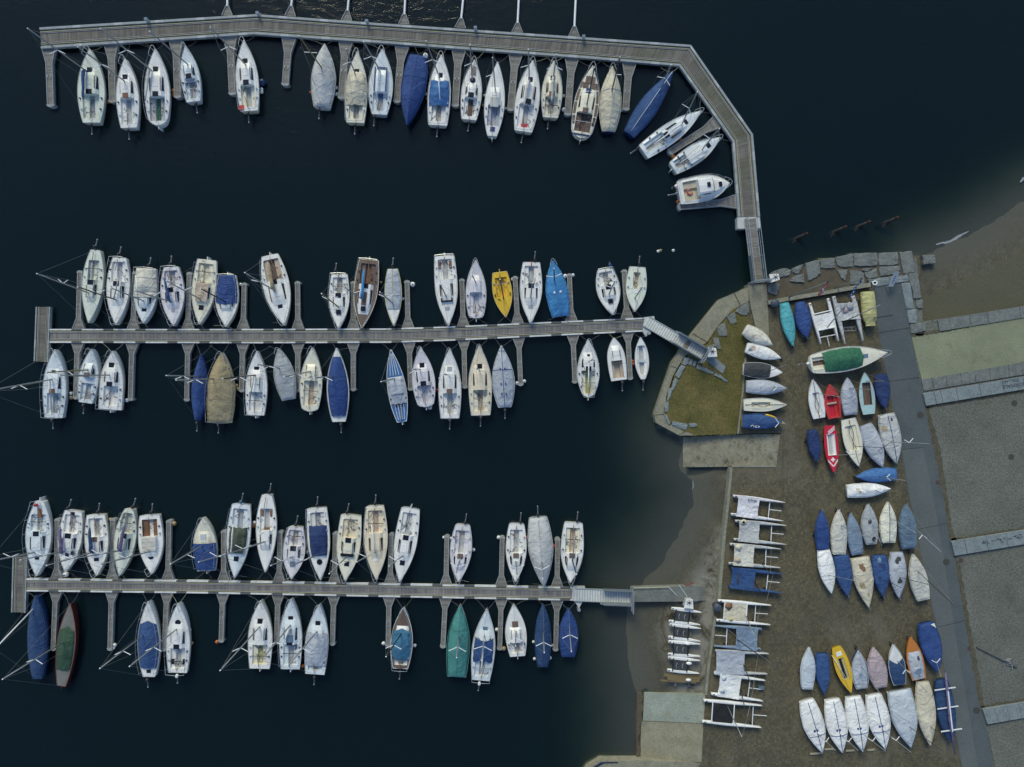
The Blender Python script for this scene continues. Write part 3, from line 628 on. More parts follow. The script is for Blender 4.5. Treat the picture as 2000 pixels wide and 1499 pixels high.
# seaward mooring booms: a planked bracket and a white pole running out of the picture
for i, (a, b) in enumerate([((444, 31), (444, 11)), ((567, 32), (569, 11)), ((677, 41), (679, 20)), ((789, 48), (790, 27)), ((899, 55), (901, 35)), ((1010, 64), (1011, 44)), ((1121, 72), (1122, 51))]):
    p = P(*a, .5); q = P(*b, .5); d = q - p; L = d.length
    t = thing('mooring_boom', f'white mooring boom with triangular bracket, {ORD[i]} from left above the wide jetty', 'boom', (p.x, p.y, 0), math.atan2(d.y, d.x), 'booms on the outer side of the jetty')
    A = [Vector((0, .48, 0)), Vector((L, .06, 0))]; B = [Vector((v.x, -v.y, 0)) for v in A]
    strip_mesh(A, B, .5, .2).build('bracket_deck', PLANK2, t)
    for s_ in (1, -1): MB().beam((0, s_ * .53, .52), (L, s_ * .10, .52), .07, .12).build('bracket_arm', GREYB, t)
    MB().tube([(L - .1, 0, .5), (L + 9, 0, .4)], .10, 8).build('pole', ALUW, t)

# ------------------------------------------------------------------ gangways
def gangway(label, a, b, wid, za, zb, deck, rail_h=1.0, gate=True, panels=0.45, rail_from=0.0):
    p = P(*a, za); q = P(*b, zb); d = q - p; L = Vector((d.x, d.y, 0)).length; rz = math.atan2(d.y, d.x)
    t = thing('gangway', label, 'gangway', (p.x, p.y, 0), rz); h = wid / 2
    def zz(x): return za + (zb - za) * x / L
    m = MB(); m.uv = []
    for x in (0, L):
        for y in (-h, h):
            for dz in (0, -.12): m.v.append((x, y, zz(x) + dz)); m.uv.append((x, y))
    m.f = [(0, 4, 6, 2), (1, 3, 7, 5), (0, 1, 5, 4), (2, 6, 7, 3), (0, 2, 3, 1), (4, 5, 7, 6)]
    m.build('walkway', deck, t)
    for s_ in (-1, 1):
        y = s_ * (h + .05); r = MB()
        for k in (.02, .5, 1.0): x0 = L * rail_from if k > .1 else 0; r.tube([(x0, y, zz(x0) + rail_h * k), (L, y, zz(L) + rail_h * k)], .03 if k > .1 else .055, 6)
        n = max(3, int(L / 1.1))
        for i in range(n + 1):
            x = L * (rail_from + (1 - rail_from) * i / n); r.tube([(x, y, zz(x) - .1), (x, y, zz(x) + rail_h)], .028, 5)
        r.build('handrail', GALV, t)
        if panels:
            y2 = s_ * (h + .13)
            x0 = L * (1 - panels)
            MB().add([(x0, y2 - .02, zz(x0)), (L + .1, y2 - .02, zz(L)), (L + .1, y2 - .02, zz(L) + .8), (x0, y2 - .02, zz(x0) + .8),
                      (x0, y2 + .02, zz(x0)), (L + .1, y2 + .02, zz(L)), (L + .1, y2 + .02, zz(L) + .8), (x0, y2 + .02, zz(x0) + .8)],
                     [(0, 1, 2, 3), (7, 6, 5, 4), (0, 4, 5, 1), (1, 5, 6, 2), (2, 6, 7, 3), (3, 7, 4, 0)]).build('side_screen', plain('screen_grey', (.16, .20, .23), .5, .2), t)
    if gate:
        g_ = MB(); x = L - .05
        for z0 in (.15, 1.0, 1.9): g_.beam((x, -h - .5, zb + z0), (x, h + .5, zb + z0), .06, .06)
        for k in range(11): y = -h - .5 + (wid + 1.0) * k / 10; g_.beam((x, y, zb + .1), (x, y, zb + 1.9), .035, .035, (1, 0, 0))
        g_.build('gate', GALV, t)
    return t
gangway('steep gangway with dark boards from the upper jetty to the shore', (1465, 428), (1480, 553), .95, .7, 1.05, PLANK2, 1.05, True, .42)
gangway('ribbed metal gangway slanting from the middle jetty to the quay', (1262, 628), (1374, 693), .95, .6, 1.0, RIB, .75, True, .5, .45)
gangway('short level ribbed metal gangway at the inner end of the lowest jetty', (1123, 1162), (1232, 1166), 1.1, .6, .95, RIB, .7, True, .5, .45)
def landing(label, pts, z, mat, legs):
    o = P(*pts[0], 0); t = thing('landing_platform', label, 'platform', o)
    MB().prism([(p[0] - o.x, p[1] - o.y) for p in pp(pts, z)], -.2, z).build('plate', mat, t)
    for x, y in legs:
        q = P(x, y, .9) - o; MB().tube([(q.x, q.y, -2), (q.x, q.y, .9)], .16, 10).build('pile', GALV, t)
PLATE = gel('pale_steel_plate', (.58, .60, .59), .5, .3)
landing('white steel platform where the upper jetty meets its gangway', [(1440, 425), (1484, 424), (1485, 446), (1474, 446), (1473, 430), (1458, 430), (1457, 447), (1441, 447)], .6, PLATE, [])
landing('white steel platform at the inner end of the middle jetty', [(1258, 620), (1278, 618), (1279, 630), (1268, 634), (1270, 648), (1262, 658), (1255, 648)], .5, PLATE, [(1268, 651)])
landing('white steel platform at the inner end of the lowest jetty', [(1118, 1147), (1143, 1148), (1142, 1153), (1125, 1153), (1124, 1172), (1138, 1176), (1131, 1188), (1122, 1175), (1117, 1173)], .5, PLATE, [(1131, 1192)])
t = thing('landing_pier', 'grey concrete pier with end steps between lowest gangway and beach', 'pier', P(1240, 1161, 0)); o_ = t.location
def loc_prism(pts, z0, z1, o): return MB().prism([(a - o.x, b - o.y) for a, b in pp(pts, z1)], z0, z1)
PIERC = stone_like('grey_pier_concrete', (.135, .145, .13), (.20, .21, .19), .8, (.09, .095, .08))
loc_prism([(1236, 1150), (1362, 1145), (1364, 1175), (1238, 1176)], -.8, .92, o_).build('deck', PIERC, t)
for i, x in enumerate((1362, 1367, 1372)): loc_prism([(x + .1, 1146), (x + 5, 1145), (x + 6, 1173), (x + 1, 1174)], -.3, .78 - i * .14, o_).build('step', PIERC, t)
MB().tube([P(1238, 1149, 1.1) - o_, P(1305, 1147, 1.1) - o_], .04, 6).build('rail_pipe', CABLE, t)
for a, b, c_ in (((1326, 1143), (1342, 1166), PL('pale', .5)), ((1305, 1146), (1322, 1164), PL('pale', .5))):
    single('boat_hook', MB().tube([P(*a, 1.0), P(*b, 1.02)], .035, 6), c_, 'thin grey pole lying across the concrete pier, ' + ('right' if a[0] > 1310 else 'left') + ' of two', 'pole')
single('paddle', MB().beam(P(1338, 1142.5, .85), P(1352, 1140.5, .85), .12, .05), PL('rust'), 'dark red paddle lying at the upper edge of the pier', 'paddle')
# ------------------------------------------------------------------ boats
EDGES = {'T': [(78, 96), (497, 68), (950, 100), (1326, 130), (1430, 277), (1441, 424)], 'M': [(98, 643), (760, 642), (880, 638), (1257, 621)], 'N': [(98, 670), (760, 670), (880, 666), (1257, 648)],
         'P': [(53, 1130), (400, 1134), (760, 1140), (1117, 1147)], 'Q': [(53, 1155), (400, 1159), (760, 1166), (1117, 1173)]}
WHERE = {'T': 'along upper jetty', 'M': 'above middle jetty', 'N': 'below middle jetty', 'P': 'above lowest jetty', 'Q': 'below lowest jetty'}
CY = 749.5
def mast_height(b, t, default, zb):
    bx, by = b[0] - 1000, b[1] - CY; tx, ty = t[0] - 1000, t[1] - CY
    rb = math.hypot(bx, by)
    if rb < 260: return default
    ratio = (bx * tx + by * ty) / (rb * rb)
    if ratio < 1.02: return default
    return min(max(H - (H - zb) / ratio, zb + 2.5), 11.0)
class Hull:
    def __init__(s, L, B, tr, pm=.40, p=2.0, zs=.75, zb=1.0, base=0.0, draft=.35, rs=.0, bw=.01):
        s.L, s.B, s.tr, s.pm, s.p, s.zs, s.zb, s.base, s.draft, s.rs, s.bw = L, B / 2, tr, pm, p, zs, zb, base, draft, rs, bw
    def b(s, t):
        t = min(max(t, 0), 1)
        if t < s.pm: k = s.tr + (1 - s.tr) * math.sin(math.pi / 2 * t / s.pm) ** .9
        else: k = 1 - ((t - s.pm) / (1 - s.pm)) ** s.p
        if s.rs and t < s.rs: k *= .25 + .75 * math.sqrt(max(0, 1 - (1 - t / s.rs) ** 2))
        return max(s.B * k, s.bw)
    def z(s, t): return s.zs + (s.zb - s.zs) * t * t
    def mesh(s):
        ts = [0, .02, .05, .1, .18, .28, .38, .48, .58, .68, .77, .85, .91, .96, 1.0]; rings = []
        for t in ts:
            b, z, x = s.b(t), s.z(t), t * s.L; zb = -s.draft * math.sin(math.pi * (.15 + .8 * t)) if t < 1 else z * .0
            h = z - s.base; w0 = s.base
            sx = x - (0 if t < .8 else (t - .8) / .2 * .25)
            rings.append([(x, b, z), (x, b * .99, z - .16 * h), (x, b * .93, w0 + .45 * h), (sx, b * .80, w0 + .02), (sx, b * .42, w0 + zb * .7), (sx, 0, w0 + zb),
                          (sx, -b * .42, w0 + zb * .7), (sx, -b * .80, w0 + .02), (x, -b * .93, w0 + .45 * h), (x, -b * .99, z - .16 * h), (x, -b, z)])
        m = MB(); n = 11
        m.v = [v for r in rings for v in r]
        for i in range(len(ts) - 1):
            for k in range(n - 1): m.f.append((i * n + k, i * n + k + 1, (i + 1) * n + k + 1, (i + 1) * n + k))
        m.f.append(tuple(range(n - 1, -1, -1)))
        return m

def deck_parts(h, cab, ck, cw, chh, fw, seat, well):
    """deck, cabin, cockpit and its floor from one grid, each returned as a mesh"""
    L = h.L; ts = set([0, .015, .04, .08, .14, .2, .27, .34, .4, .46, .52, .58, .64, .7, .76, .82, .88, .93, .97, 1.0]); e = .0025
    if cab: ts |= {cab[0] - e, cab[0] + e, cab[1]}
    if ck: ts |= {ck[0] - e, ck[0] + e, ck[1] - e * 1.2, ck[1] + e * 1.2}
    ts = sorted(t for t in ts if 0 <= t <= 1)
    def zone(t):
        if ck and ck[0] < t < ck[1]: return 'k'
        if cab and cab[0] < t < cab[1]: return 'c'
        return 'd'
    def row(t):
        b = h.b(t); z0 = h.z(t); zn = zone(t); w_ = min(cw, b * .70)
        if zn == 'k': w_ = min(cw, b * .78)
        f = min(fw, w_ * .5); ins = min(.22, w_ * .40)
        ys_ = [b, b * .95, w_, w_ - ins, w_ * .5 if zn != 'k' else max(f + .05, w_ * .55), f, max(f - .04, .005), 0]
        out = []
        for i, y in enumerate(ys_):
            z = z0 + .05 * (1 - (y / b) ** 2)
            if i == 0: z = z0
            if zn == 'c':
                u = (t - cab[0]) / (cab[1] - cab[0]); hh = chh * (1.0 - .25 * u) * (1 if u < .62 else max(0, 1 - ((u - .62) / .38) ** 1.5))
                if i >= 3: z = z0 + .05 + hh + .06 * (1 - (y / max(w_, .01)) ** 2) * min(1, hh * 4)
            elif zn == 'k':
                if 3 <= i <= 5: z = z0 - seat
                elif i > 5: z = z0 - well
                if i == 3: y = w_ - .03
                elif i == 2: z = z0 + .07
            out.append((t * L, y, z))
        return out + [(x, -y, z) for x, y, z in out[-2::-1]]
    rows = [row(t) for t in ts]; n = 15
    parts = {'d': MB(), 'c': MB(), 'k': MB(), 'f': MB()}; maps = {k: {} for k in parts}
    for i in range(len(ts) - 1):
        tm = (ts[i] + ts[i + 1]) / 2; zs_ = [zone(ts[i]), zone(ts[i + 1])]
        zn = 'k' if 'k' in zs_ and not ('c' in zs_) else ('c' if 'c' in zs_ else 'd')
        for j in range(n - 1):
            band = 2 <= j <= 11
            key = zn if (zn != 'd' and band) else 'd'
            if key == 'k' and 6 <= j <= 7 and zs_ == ['k', 'k']: key = 'f'
            mb, mp = parts[key], maps[key]; q = []
            for a, c in ((i, j), (i + 1, j), (i + 1, j + 1), (i, j + 1)):
                if (a, c) not in mp: mp[(a, c)] = len(mb.v); mb.v.append(rows[a][c])
                q.append(mp[(a, c)])
            mb.f.append(tuple(q[::-1]))
    return parts

def cover_mesh(h, t0, t1, ridge, lift, wf=1.02, seed=0, cut0=0.0, cut1=0.0, wr=.045, peak=.62, flat=1.6, under=None):
    nx, nyy = 34, 19; m = MB(); z_off = random.Random(seed).uniform(0, 90)
    for i in range(nx):
        u = i / (nx - 1)
        for j in range(nyy):
            s_ = -1 + 2 * j / (nyy - 1)
            tt0 = t0 + cut0 * (1 - abs(s_)) ; tt1 = t1 - cut1 * (1 - abs(s_))
            wob = .006 * math.sin(9 * s_ + seed) * (1 if 0 < t0 else 0)
            t = tt0 + (tt1 - tt0) * u + wob * ((1 - u) if t0 > .01 else 0)
            b = h.b(t); y = b * wf * s_ * (1 + .012 * math.sin(u * 21 + seed) * abs(s_))
            rg = ridge * (math.sin(math.pi / 2 * min(1, (u + .12) / peak)) if u < peak else (1 - ((u - peak) / (1 - peak)) ** 1.6 * .86))
            a = abs(s_)
            z = h.z(t) + lift + rg * (1 - min(1, a) ** flat) - (.05 + .22 * max(0, a - .93) / .07 if a > .9 else 0)
            x = t * h.L
            if t0 <= .001 and u < .03: z -= .12
            nn = noise.noise(Vector((x * 1.6 + z_off, y * 1.3, 0))) + .6 * noise.noise(Vector((x * 3.5 + z_off, y * 1.2, 4)))
            # folds that run from the gunwale lashings up to the ridge
            fold = math.sin(x * 5.5 + 2.5 * a + 2 * nn) * (a ** 1.5) * .35
            z += wr * (nn + fold) * (.45 + .55 * (1 - abs(2 * a - 1)))
            if under: z = max(z, under(t, abs(y)) + .03 + .02 * nn)
            m.v.append((x, y, z))
    for i in range(nx - 1):
        for j in range(nyy - 1):
            a = i * nyy + j; m.f.append((a, a + nyy, a + nyy + 1, a + 1))
    return m

def outboard(parent, x, y, z, up=True, head='char', tipw=True):
    m = MB(); rs = []
    for u, k in ((0, .55), (.12, .95), (.3, 1), (.42, .75), (.46, .3)):
        rs.append([(x - .1 - u * .75 + 0.05, y + .15 * k * math.cos(a) , z + .28 + .17 * k * math.sin(a) + u * .15) for a in [math.pi * 2 * i / 10 for i in range(10)]])
    e = m.loft(rs).build('outboard_motor', G(head) if head != 'black' else DARK, parent, True)
    ex = x - .95 if up else x - .35
    MB().tube([(x - .25, y, z + .2), (x - .55, y + .02, z + .12), (ex, y + .05, z + (.05 if up else -.6))], [.075, .06, .055], 7).build('leg', plain('outboard_leg', (.10, .105, .11), .5), e)
    if tipw: MB().ball((ex - .05, y + .05, z + .05 if up else z - .6), .075, 1.3, 8, 5).build('propeller', STEEL, e)
    return e

def boat(row, idx, look, bow, stern, beam, tr, o):
    base = o.get('base', 0.0); land = o.get('land', False)
    zs = base + o.get('fs', .78); zb = base + o.get('fb', 1.02)
    pb, ps = P(*bow, zb), P(*stern, zs); d = Vector((pb.x - ps.x, pb.y - ps.y, 0)); L = d.length; rz = math.atan2(d.y, d.x)
    B = beam * S * (H - zs) / H
    kind = o.get('kind', 'sailboat')
    lab = o['label'] if 'label' in o else f'{look}, {ORD[idx]} from left {WHERE[row]}'
    root = thing(kind, lab, o.get('cat', kind.replace('_', ' ')), (ps.x, ps.y, base), rz, o.get('group', 'sailboats moored in the harbour' if not land else None))
    zs -= base; zb -= base
    bh = o.get('lift', 0.0)      # hull bottom above the ground for boats ashore
    h = Hull(L, B, tr, o.get('pm', .42), o.get('p', 2.0), zs, zb, bh, o.get('draft', .35 if not land else .12), o.get('rs', 0), o.get('bw', .012))
    R = random.Random(hash((round(bow[0]), round(bow[1]))) & 0xffff)
    inv = Matrix.Rotation(-rz, 4, 'Z') @ Matrix.Translation(-root.location)
    loc = lambda px, py, z: inv @ P(px, py, z + base)
    hc, dc = o.get('hc', 'white'), o.get('dc', o.get('hc', 'white'))
    hull = h.mesh().build('hull', G(hc), root, True)
    full = o.get('full')
    cab = o.get('cab', None if (land or full) else (.36, .72)); ck = o.get('ck', None if full else ((.06, .36) if not land else None))
    cw = o.get('cw', .62) * B / 2; chh = o.get('ch', .27)
    if cab: ck = (ck[0], cab[0]) if ck and abs(ck[1] - cab[0]) < .12 else ck
    parts = deck_parts(h, cab, ck, cw, chh, o.get('fw', .26), o.get('seat', .14), o.get('well', .36))
    if not full:
        parts['d'].build('deck', G(dc), root)
        if cab: parts['c'].build('cabin', G(o.get('cc', dc)), root)
        if ck:
            kp = parts['k'].build('cockpit', G(o.get('kc', dc)), root)
            if parts['f'].f: parts['f'].build('floor', G(o.get('fc', 'lgrey')), kp)
    # gunwale line
    rl = MB(); ts = [i / 22 for i in range(23)]
    for s_ in (-1, 1): rl.tube([(t * L, s_ * h.b(t), h.z(t) + .015) for t in ts], o.get('rr', .028), 5)
    rl.tube([(0, -h.b(0), h.z(0) + .015), (0, h.b(0), h.z(0) + .015)], .028, 5)
    rl.build('rub_rail', (K(o['cov'][0][2]) if full and 'rc' not in o else PL(o.get('rc', 'lgrey'))), root)
    zt = lambda t: h.z(t) + .05
    def cabz(t):
        if not cab or not (cab[0] < t < cab[1]): return zt(t)
        u = (t - cab[0]) / (cab[1] - cab[0])
        return zt(t) + chh * (1 - .25 * u) * (1 if u < .62 else max(0, 1 - ((u - .62) / .38) ** 1.5)) + .06
    if not full:
        for t, ww, ll, mt in o.get('hat', ()):
            z = cabz(t); mm = GLASS if mt == 'd' else G(mt)
            e_ = MB().box(t * L - ll / 2, t * L + ll / 2, -ww / 2, ww / 2, z - .06, z + .035).build('hatch', mm, root)
        for t in o.get('rh', ()):
            MB().tube([(t * L, 0, zt(t) - .05), (t * L, 0, zt(t) + .05)], .27, 16).build('round_hatch', GLASS, root)
        for t, y, ww, ll, mt in o.get('pat', ()):     # flat panels on deck, seats and bags
            z = cabz(t); m_ = GLASS if mt == 'd' else G(mt)
            zz = z if not (ck and ck[0] < t < ck[1]) else h.z(t) - .13
            MB().box(t * L - ll / 2, t * L + ll / 2, y - ww / 2, y + ww / 2, zz - .08, zz + .045).build('panel', m_, root)
        if cab and o.get('win', 1):
            for s_ in (-1, 1):
                a0 = cab[0] + (cab[1] - cab[0]) * .18; a1 = cab[0] + (cab[1] - cab[0]) * o.get('wl', .66); m_ = MB(); rows = []
                for k in range(7):
                    t = a0 + (a1 - a0) * k / 6; w_ = min(cw, h.b(t) * .70); ins = min(.22, w_ * .40); z0 = h.z(t) + .05; hh = cabz(t) - zt(t) - .06; kk = .14 + .10 * k / 6; k2 = .94 - .3 * k / 6
                    rows.append([(t * L, s_ * (w_ - ins * kk + .012), z0 + hh * kk + .012), (t * L, s_ * (w_ - ins * k2 + .012), z0 + hh * k2 + .012)])
                m_.loft(rows, False, False).build('window', GLASS, root)
            if o.get('comp', 1):
                t = cab[0]; z = cabz(t + .03)
                cm = {'d': GLASS, 'b': G('brown'), 't': G('teak')}.get(o.get('cm', 'd'), GLASS)
                MB().box(t * L - .03, t * L + .42, -.27, .27, z - .10, z + .03).build('companionway', cm, root)
        if cab and o.get('trk', 1) and R.random() < .6:
            for s_ in (-1, 1):
                w_ = cw * .66; ta, tb = cab[0] + .07, cab[0] + .24
                MB().beam((ta * L, s_ * w_, cabz(ta) + .02), (tb * L, s_ * w_, cabz(tb) + .02), .045, .04).build('handrail', G('wood') if R.random() < .3 else DARK, root)
        if cab:
            MB().box((cab[0] + .12) * L, (cab[1] - .13) * L, -.24, .24, cabz(cab[0] + .1) - .12, cabz(cab[0] + .12) + .02).build('sliding_hatch', G(o.get('sh', dc)), root)
        if ck and not land and kind == 'sailboat':
            for t, y in ((ck[1] - .05, .83), (ck[1] - .05, -.83), (ck[0] + .12, .84), (ck[0] + .12, -.84)):
                yy = y * h.b(t) * .97; MB().tube([(t * L, yy, zt(t) - .02), (t * L, yy, zt(t) + .16)], [.085, .06], 9).build('winch', DARK if R.random() < .45 else STEEL, root)
            t = ck[0] + (ck[1] - ck[0]) * R.uniform(.35, .6)
            if R.random() < .6: MB().beam((t * L, -h.b(t) * .7, zt(t) + .08), (t * L, h.b(t) * .7, zt(t) + .08), .05, .05).build('traveller', DARK if R.random() < .5 else STEEL, root)
            a = R.uniform(-.25, .25)
            MB().tube([(.03 * L, 0, zt(0) + .2), (.03 * L + 1.1, a, zt(0) + .26)], .032, 6).build('tiller', G('wood'), root)
            # loose sheets
            rp = MB()
            for q in range(5):
                x = R.uniform(ck[0] + .03, ck[1]) * L; y = R.uniform(-.5, .5) * B * .55; pts = []
                for k in range(6):
                    t = min(max(x / L, .03), .95); zz_ = h.z(t) - .11 if (ck[0] < t < ck[1]) else cabz(t) + .02
                    pts.append((x, y, zz_ + .02)); x += R.uniform(-.28, .34); y = max(-.36 * B, min(.36 * B, y + R.uniform(-.3, .3)))
                rp.tube(pts, .02, 4)
            rp.build('sheet_rope', ROPEB if R.random() < .6 else ROPE, root)
    # covers
    for i, (t0, t1, col, rg, kw) in enumerate(o.get('cov', ())):
        kw = dict(kw); lift = kw.pop('lift', .05 if land or full else .10); strap = kw.pop('strap', None); ridge_line = kw.pop('rl', None)
        und = (lambda t, y: cabz(t) + .02 if y < min(cw, h.b(t) * .7) + .06 else zt(t)) if cab and not full else None
        cm = cover_mesh(h, t0, t1, rg, lift, seed=int(bow[0] + bow[1]) + i, under=und, **kw)
        cv = cm.build('cover', K(col), root, True)
        nyy, nx = 19, 34; nx_ = 34
        for us, ss, rr, sc in o.get('spots', ()):
            sm = MB(); cc = Vector(cm.v[int(us * (nx_ - 1)) * 19 + int((ss + 1) / 2 * 18)])
            for fq in cm.f:
                c_ = sum((Vector(cm.v[k]) for k in fq), Vector()) / 4; e_ = c_ - cc
                if math.hypot(e_.x, e_.y * 1.2) < rr * (1 + .9 * noise.noise(c_ * 2.2 + Vector((us * 9, ss * 7, 0)))): sm.add([Vector(cm.v[k]) + Vector((0, 0, .014)) for k in fq], [(0, 1, 2, 3)])
            if sm.f: sm.build('dirt_patch', K(sc), cv, True)
        def on(u, s_): return Vector(cm.v[int(round(u * (nx - 1))) * nyy + int(round((s_ + 1) / 2 * (nyy - 1)))]) + Vector((0, 0, .02))
        if ridge_line: MB().tube([on(k / 33, 0) for k in range(1, 33)], .03, 5).build('ridge_seam', K(ridge_line), cv)
        if strap:
            for u in strap[1:]: MB().tube([on(u, -1 + k / 9) for k in range(19)], .025, 5).build('strap', K(strap[0]), cv)
        if rg > .12 and not strap and R.random() < .8:
            for u in (.33, .66):
                MB().tube([on(u, -1 + k / 9) for k in range(19)], .012, 4).build('seam', K(col if col not in ('white', 'grey', 'lgrey', 'dirty', 'beige') else 'silver'), cv)
    # rails
    if o.get('rail', 0 if (land or full) else 1):
        pts = []
        for k in range(9):
            a = -1 + k / 4; t = .90 + .115 * (1 - a * a); y = a * max(h.b(.885) * .9, .2)
            pts.append((t * L, y, h.z(1) + .56))
        m = MB().tube(pts, .024, 6)
        for q in (pts[0], pts[-1], pts[2], pts[6]): m.tube([q, (min(q[0] - .06, .985 * L), q[1] * (.9 if abs(q[1]) > .1 else .3), h.z(.9))], .018, 5)
        m.build('pulpit', STEEL, root)
        if o.get('line', R.random() < .75):
            m = MB()
            for s_ in (-1, 1):
                m.tube([(t * L, s_ * h.b(t) * .97, h.z(t) + .55) for t in [.06, .2, .35, .5, .65, .78, .9]], .012, 4)
                for t in (.06, .25, .44, .62, .78): m.tube([(t * L, s_ * h.b(t) * .97, h.z(t)), (t * L, s_ * h.b(t) * .97, h.z(t) + .56)], .014, 4)
            b_ = h.b(.03) * .95
            if o.get('push', R.random() < .6):
                m.tube([(.12 * L, -h.b(.1) * .96, h.z(0) + .6), (.0, -b_, h.z(0) + .6), (-.05, 0, h.z(0) + .6), (.0, b_, h.z(0) + .6), (.12 * L, h.b(.1) * .96, h.z(0) + .6)], .022, 5)
            m.build('guard_rail', STEEL, root)
    # mast, spreaders, boom, stays
    tip = None
    if 'mast' in o:
        bx, by, tx, ty = o['mast'][:4]
        zmb = (cabz(.6) if not full else h.z(.6) + (o['cov'][0][3] if o.get('cov') else .3) * .8)
        q = loc(bx, by, zmb); tm = min(max(q.x / L, .3), .86); zmb = cabz(tm) if not full else zmb
        hm = o.get('mh') or mast_height((bx, by), (tx, ty), o.get('dh', L * .95), zmb + base)
        y0 = q.y if abs(q.y) < .3 * B else 0
        b0 = Vector((tm * L, y0 * .6, zmb - .05)); tip = loc(tx, ty, hm - base)
        mm = {'a': ALU, 'w': ALUW, 'd': DARK, 'y': plain('varnished_spar', (.22, .18, .07), .5), 'n': PL('navy'), 'g': GALV}[o.get('mc', 'a')]
        r_ = o.get('mr', .065 if not land else .035)
        mast = MB().tube([b0, b0.lerp(tip, .6), tip], [r_, r_, r_ * .7], 8).build('mast', mm, root, True)
        MB().ball(tip, r_ * (.95 if not land else .9), 1, 8, 5).build('mast_cap', ALUW if not land else mm, mast)
        sp = o.get('sp', .52 if not land else 0)
        ends = []
        if sp:
            c_ = b0.lerp(tip, sp)
            for s_ in (-1, 1):
                e = c_ + Vector((-o.get('sw', .34), s_ * o.get('sl', .72), .03)); ends.append(e)
                MB().tube([c_, e], .034, 6).build('spreader', ALUW, mast)
        if o.get('rig', 1):
            m = MB().tube([tip, (L * .985, 0, h.z(1) + .05)], .012, 4)
            if not land:
                m.tube([tip, (0.02, 0, h.z(0) + .05)], .010, 4)
                for s_ in (-1, 1):
                    y = s_ * h.b(tm) * .93; e = (tm * L - .25, y, h.z(tm))
                    m.tube([tip] + ([ends[0 if s_ < 0 else 1]] if ends else []) + [e], .011, 4)
            m.build('stay', plain('stay_wire', (.20, .21, .21), .5, .3), mast)
        if 'boom' in o:
            col, ang, ln, rad = o['boom']
            a = Vector((tm * L - .05, b0.y, zmb + o.get('bz', .32))); e = a + Vector((-ln * L * math.cos(ang), ln * L * math.sin(ang), .05))
            bm = MB().tube([a, e], .05, 7).build('boom', ALUW if col == 'white' else ALU, root, True)
            if rad > .05:
                MB().tube([a + Vector((.12, 0, -.2)), a.lerp(e, .08) + Vector((0, 0, .12)), a.lerp(e, .3) + Vector((0, .03, .1)), a.lerp(e, .6) + Vector((0, -.02, .08)), a.lerp(e, .85) + Vector((0, .01, .07)), e.lerp(a, .02)],
                          [rad * .5, rad * 1.15, rad * .95, rad * .8, rad * .7, rad * .3], 10).build('sail_cover', K(col), bm, True)
    if o.get('ob'):
        v = o['ob']; outboard(root, -.05, v[0] * B, h.z(0) - .18, v[1] if len(v) > 1 else True, v[2] if len(v) > 2 else 'black')
    elif kind == 'sailboat' and not land and not full:
        MB().box(-.32, -.01, -.03, .03, -.3, h.z(0) - .05).build('rudder', G(hc), root)
    if not land and row in EDGES and o.get('moor', 1):
        # two lines from the bow (or the end nearest the jetty) to the jetty edge
        end = min((bow, stern), key=lambda q: min(math.hypot(q[0] - a * 1.0, q[1] - b) for a, b in sub(EDGES[row], 40)))
        best = min(sub(EDGES[row], 60), key=lambda q: math.hypot(q[0] - end[0], q[1] - end[1]))
        m = MB(); st = loc(end[0], end[1], zb); st.x = min(st.x, L * .97) if end is bow else 0.05
        dr = Vector((best[0] - end[0], best[1] - end[1])); dr = dr.normalized() if dr.length > 0 else Vector((0, -1)); pr = Vector((-dr.y, dr.x))
        for s_ in (-1, 1):
            k = R.uniform(14, 26); tg = (best[0] + pr.x * s_ * k - dr.x * -2, best[1] + pr.y * s_ * k)
            e = loc(tg[0], tg[1], .55); mid = st.lerp(e, .5) - Vector((0, 0, .12)); m.tube([st + Vector((0, 0, .05)), mid, e], .014, 4)
        m.build('mooring_line', ROPE if R.random() < .7 else plain('pale_rope', (.42, .40, .25), .9), root)
    root['_t'] = 0; del root['_t']
    return root, h, loc, L

